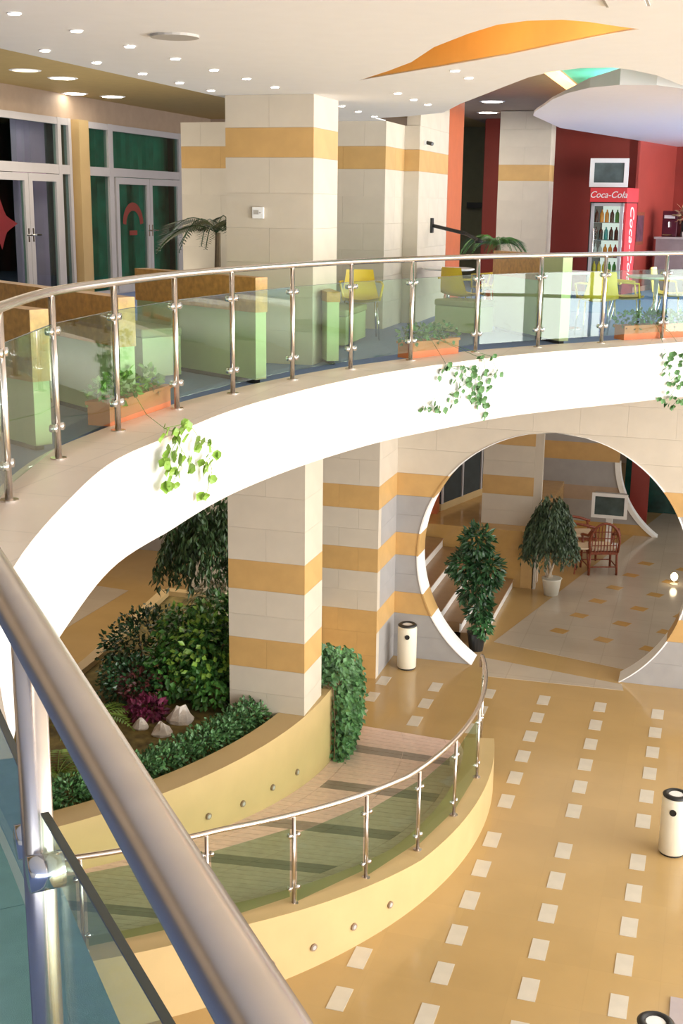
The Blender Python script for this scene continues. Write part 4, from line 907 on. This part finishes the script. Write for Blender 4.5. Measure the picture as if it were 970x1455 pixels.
# wall fittings
t = thing('wall_bracket', 'dark metal bracket arm on the sunlit banded wall', 'bracket', (-3.9, 17.23, 6.08)); MB().box(-3.9, -3.87, 17.18, 17.28, 5.98, 6.18).build('back_plate', m_black, t); MB().tube([(-3.88, 17.23, 6.08), (-3.4, 17.2, 5.98), (-3.2, 17.1, 5.9)], .025, 8).build('arm', m_black, t); MB().lathe((-3.2, 17.1, 5.86), [(.05, 0), (.06, .03), (.02, .06)], 12).build('head', m_black, t)
t = thing('thermostat', 'small white thermostat box on the front column', 'thermostat', (-4.36, 11.64, 6.26)); bevel(MB().box(-4.42, -4.30, 11.62, 11.65, 6.21, 6.32).build('case', m_bulkw, t), .006); MB().box(-4.40, -4.35, 11.615, 11.62, 6.25, 6.29).build('display', m_vent, t); MB().lathe((-4.325, 11.61, 6.26), [(.012, 0), (.012, .01)], 8).build('knob', m_vent, t)
t = thing('security_camera', 'tiny dark security camera high on the sunlit wall', 'camera', (-3.88, 16.71, 7.16)); MB().box(-3.9, -3.87, 16.68, 16.74, 7.13, 7.19).build('mount', m_bulkw, t); MB().tube([(-3.87, 16.71, 7.16), (-3.78, 16.66, 7.14)], .025, 8).build('body', m_black, t)
# ------------------------------------------------------------------ trailing plants in terracotta troughs on the kerb
V1 = [[-3.35, 7.27, 4.85], [-3.34, 7.16, 4.74], [-3.35, 7.32, 4.7], [-3.36, 7.45, 4.7], [-3.33, 7.08, 4.73], [-3.35, 7.23, 4.6], [-3.34, 7.12, 4.57], [-3.35, 7.28, 4.65], [-3.36, 7.54, 4.65], [-3.36, 7.42, 4.89], [-3.35, 7.22, 4.92], [-3.33, 7.05, 4.97], [-3.36, 7.5, 4.93], [-3.37, 7.85, 4.73], [-3.37, 7.87, 4.62], [-3.37, 7.97, 4.65], [-3.37, 7.76, 4.59], [-3.37, 7.81, 4.38], [-3.37, 7.72, 4.77], [-3.37, 7.91, 4.52], [-3.35, 7.35, 4.78], [-3.34, 7.17, 4.8]]
V2 = [[-2.51, 11.81, 4.84], [-2.46, 11.92, 4.72], [-2.54, 11.73, 4.78], [-2.38, 12.06, 4.81], [-2.31, 12.22, 4.74], [-2.23, 12.36, 4.73], [-2.14, 12.51, 4.72], [-2.35, 12.12, 4.67], [-2.4, 12.02, 4.62], [-2.43, 11.98, 4.56], [-2.47, 11.89, 4.55], [-2.27, 12.29, 4.65], [-2.31, 12.21, 4.57], [-2.26, 12.3, 4.5], [-2.32, 12.18, 4.48], [-2.24, 12.33, 4.44], [-2.29, 12.26, 4.42], [-2.22, 12.38, 4.42], [-2.19, 12.42, 4.6], [-2.59, 11.62, 4.55], [-2.59, 11.63, 4.43], [-2.53, 11.76, 4.44], [-2.65, 11.49, 4.44], [-2.45, 11.93, 4.46], [-2.22, 12.38, 4.28], [-2.38, 12.07, 4.73], [-2.18, 12.45, 4.68], [-2.35, 12.14, 4.78], [-2.52, 11.79, 4.86], [-2.25, 12.33, 4.86], [-2.19, 12.43, 4.88], [-2.43, 11.96, 4.79], [-2.28, 12.27, 4.59]]
V3 = [[-0.56, 14.56, 4.76], [-0.52, 14.6, 4.68], [-0.45, 14.67, 4.72], [-0.48, 14.64, 4.6], [-0.41, 14.71, 4.51], [-0.48, 14.64, 4.44], [-0.42, 14.69, 4.37], [-0.46, 14.66, 4.27], [-0.39, 14.73, 4.2], [-0.49, 14.64, 4.16], [-0.33, 14.78, 4.16], [-0.54, 14.58, 4.21], [-0.37, 14.75, 4.63], [-0.53, 14.59, 4.54], [-0.39, 14.73, 4.43], [-0.35, 14.76, 4.75], [-0.43, 14.69, 4.15]]
def trough(p, q, label, plabel, V, m, size):
    p, q = Vector(p), Vector(q); d = (q-p).normalized(); n = Vector((d.y, -d.x))
    t = thing('window_box', label, 'planter', (p.x, p.y, KZ), 'terracotta troughs on the gallery kerb')
    MB().obox(p, q, .17, KZ+.002 if False else KZ, KZ+.14).build('trough', m_terra, t); MB().obox(p-d*.01, q+d*.01, .195, KZ+.14, KZ+.165).build('rim', m_terra, t)
    t = thing('trailing_plant', plabel, 'plant', ((p.x+q.x)/2, (p.y+q.y)/2, KZ+.165)); b = MB(); L = (q-p).length
    for k in range(int(L/.14)):
        c = p+d*(.07+.14*k); blob(b, (c.x, c.y, KZ+.22), (.12, .12, .10), 50, .06, .045, .2)
    fol(b, m, t)
    le = MB(); 
    ml = bpy.data.meshes.new('leaf'); w = size
    ml.from_pydata([(0, 0, 0), (w*.45, .0, -w*.25), (w*.5, .015, -w*.6), (0, .02, -w*1.05), (-w*.5, .015, -w*.6), (-w*.45, 0, -w*.25), (0, .02, -w*.5)], [], [(0, 6, 1), (1, 6, 2), (2, 6, 3), (3, 6, 4), (4, 6, 5), (5, 6, 0)]); ml.materials.append(m)
    cenv = Vector((5.96, 7.89)); st_ = MB(); srt = sorted(V, key=lambda v: v[2], reverse=True)
    for v in V:
        vv = Vector(v); out = (cenv-vv.xy).normalized(); vv = vv+Vector((out.x, out.y, 0))*.05; ang = math.atan2(out.y, out.x)+math.pi/2
        for jj in range(3):
            o = bpy.data.objects.new('leaf', ml); COL.objects.link(o); o.parent = t; o.matrix_parent_inverse = PINV(t)
            o.location = vv+Vector((rnd(-.035, .035), rnd(-.04, .04), rnd(-.03, .05))); o.rotation_euler = (rnd(-.5, .3), rnd(-.7, .7), ang+rnd(-.8, .8)); s = rnd(.7, 1.15); o.scale = (s, s, s)
        # string up to the trough
        up_ = [w_ for w_ in V if w_[2] > v[2]+.02]
        tgt = min(up_, key=lambda w_: (Vector(w_)-Vector(v)).length) if up_ else None
        if tgt is not None:
            tv = Vector(tgt); o2 = (cenv-tv.xy).normalized(); st_.tube([vv, tv+Vector((o2.x, o2.y, 0))*.05], .0025, 4)
        else:
            c = p.lerp(q, .5); st_.tube([vv, ((vv.xy+c)/2).to_3d()+Vector((0, 0, KZ+.1)), (c.x, c.y, KZ+.2)], .0025, 4)
    st_.build('stems', m, t)
trough((-4.00, 7.55), (-3.98, 8.50), 'terracotta trough on the kerb at the left', 'trailing plant with light green leaves hanging from the left trough', V1, m_leafy, .075)
trough((-2.98, 12.10), (-2.62, 12.75), 'terracotta trough in the middle of the curved kerb', 'ivy trailing over the white fascia from the middle trough', V2, m_ivy, .065)
trough((-1.07, 14.80), (-.35, 15.55), 'terracotta trough at the right picture edge', 'ivy trailing over the fascia at the right picture edge', V3, m_ivy, .065)
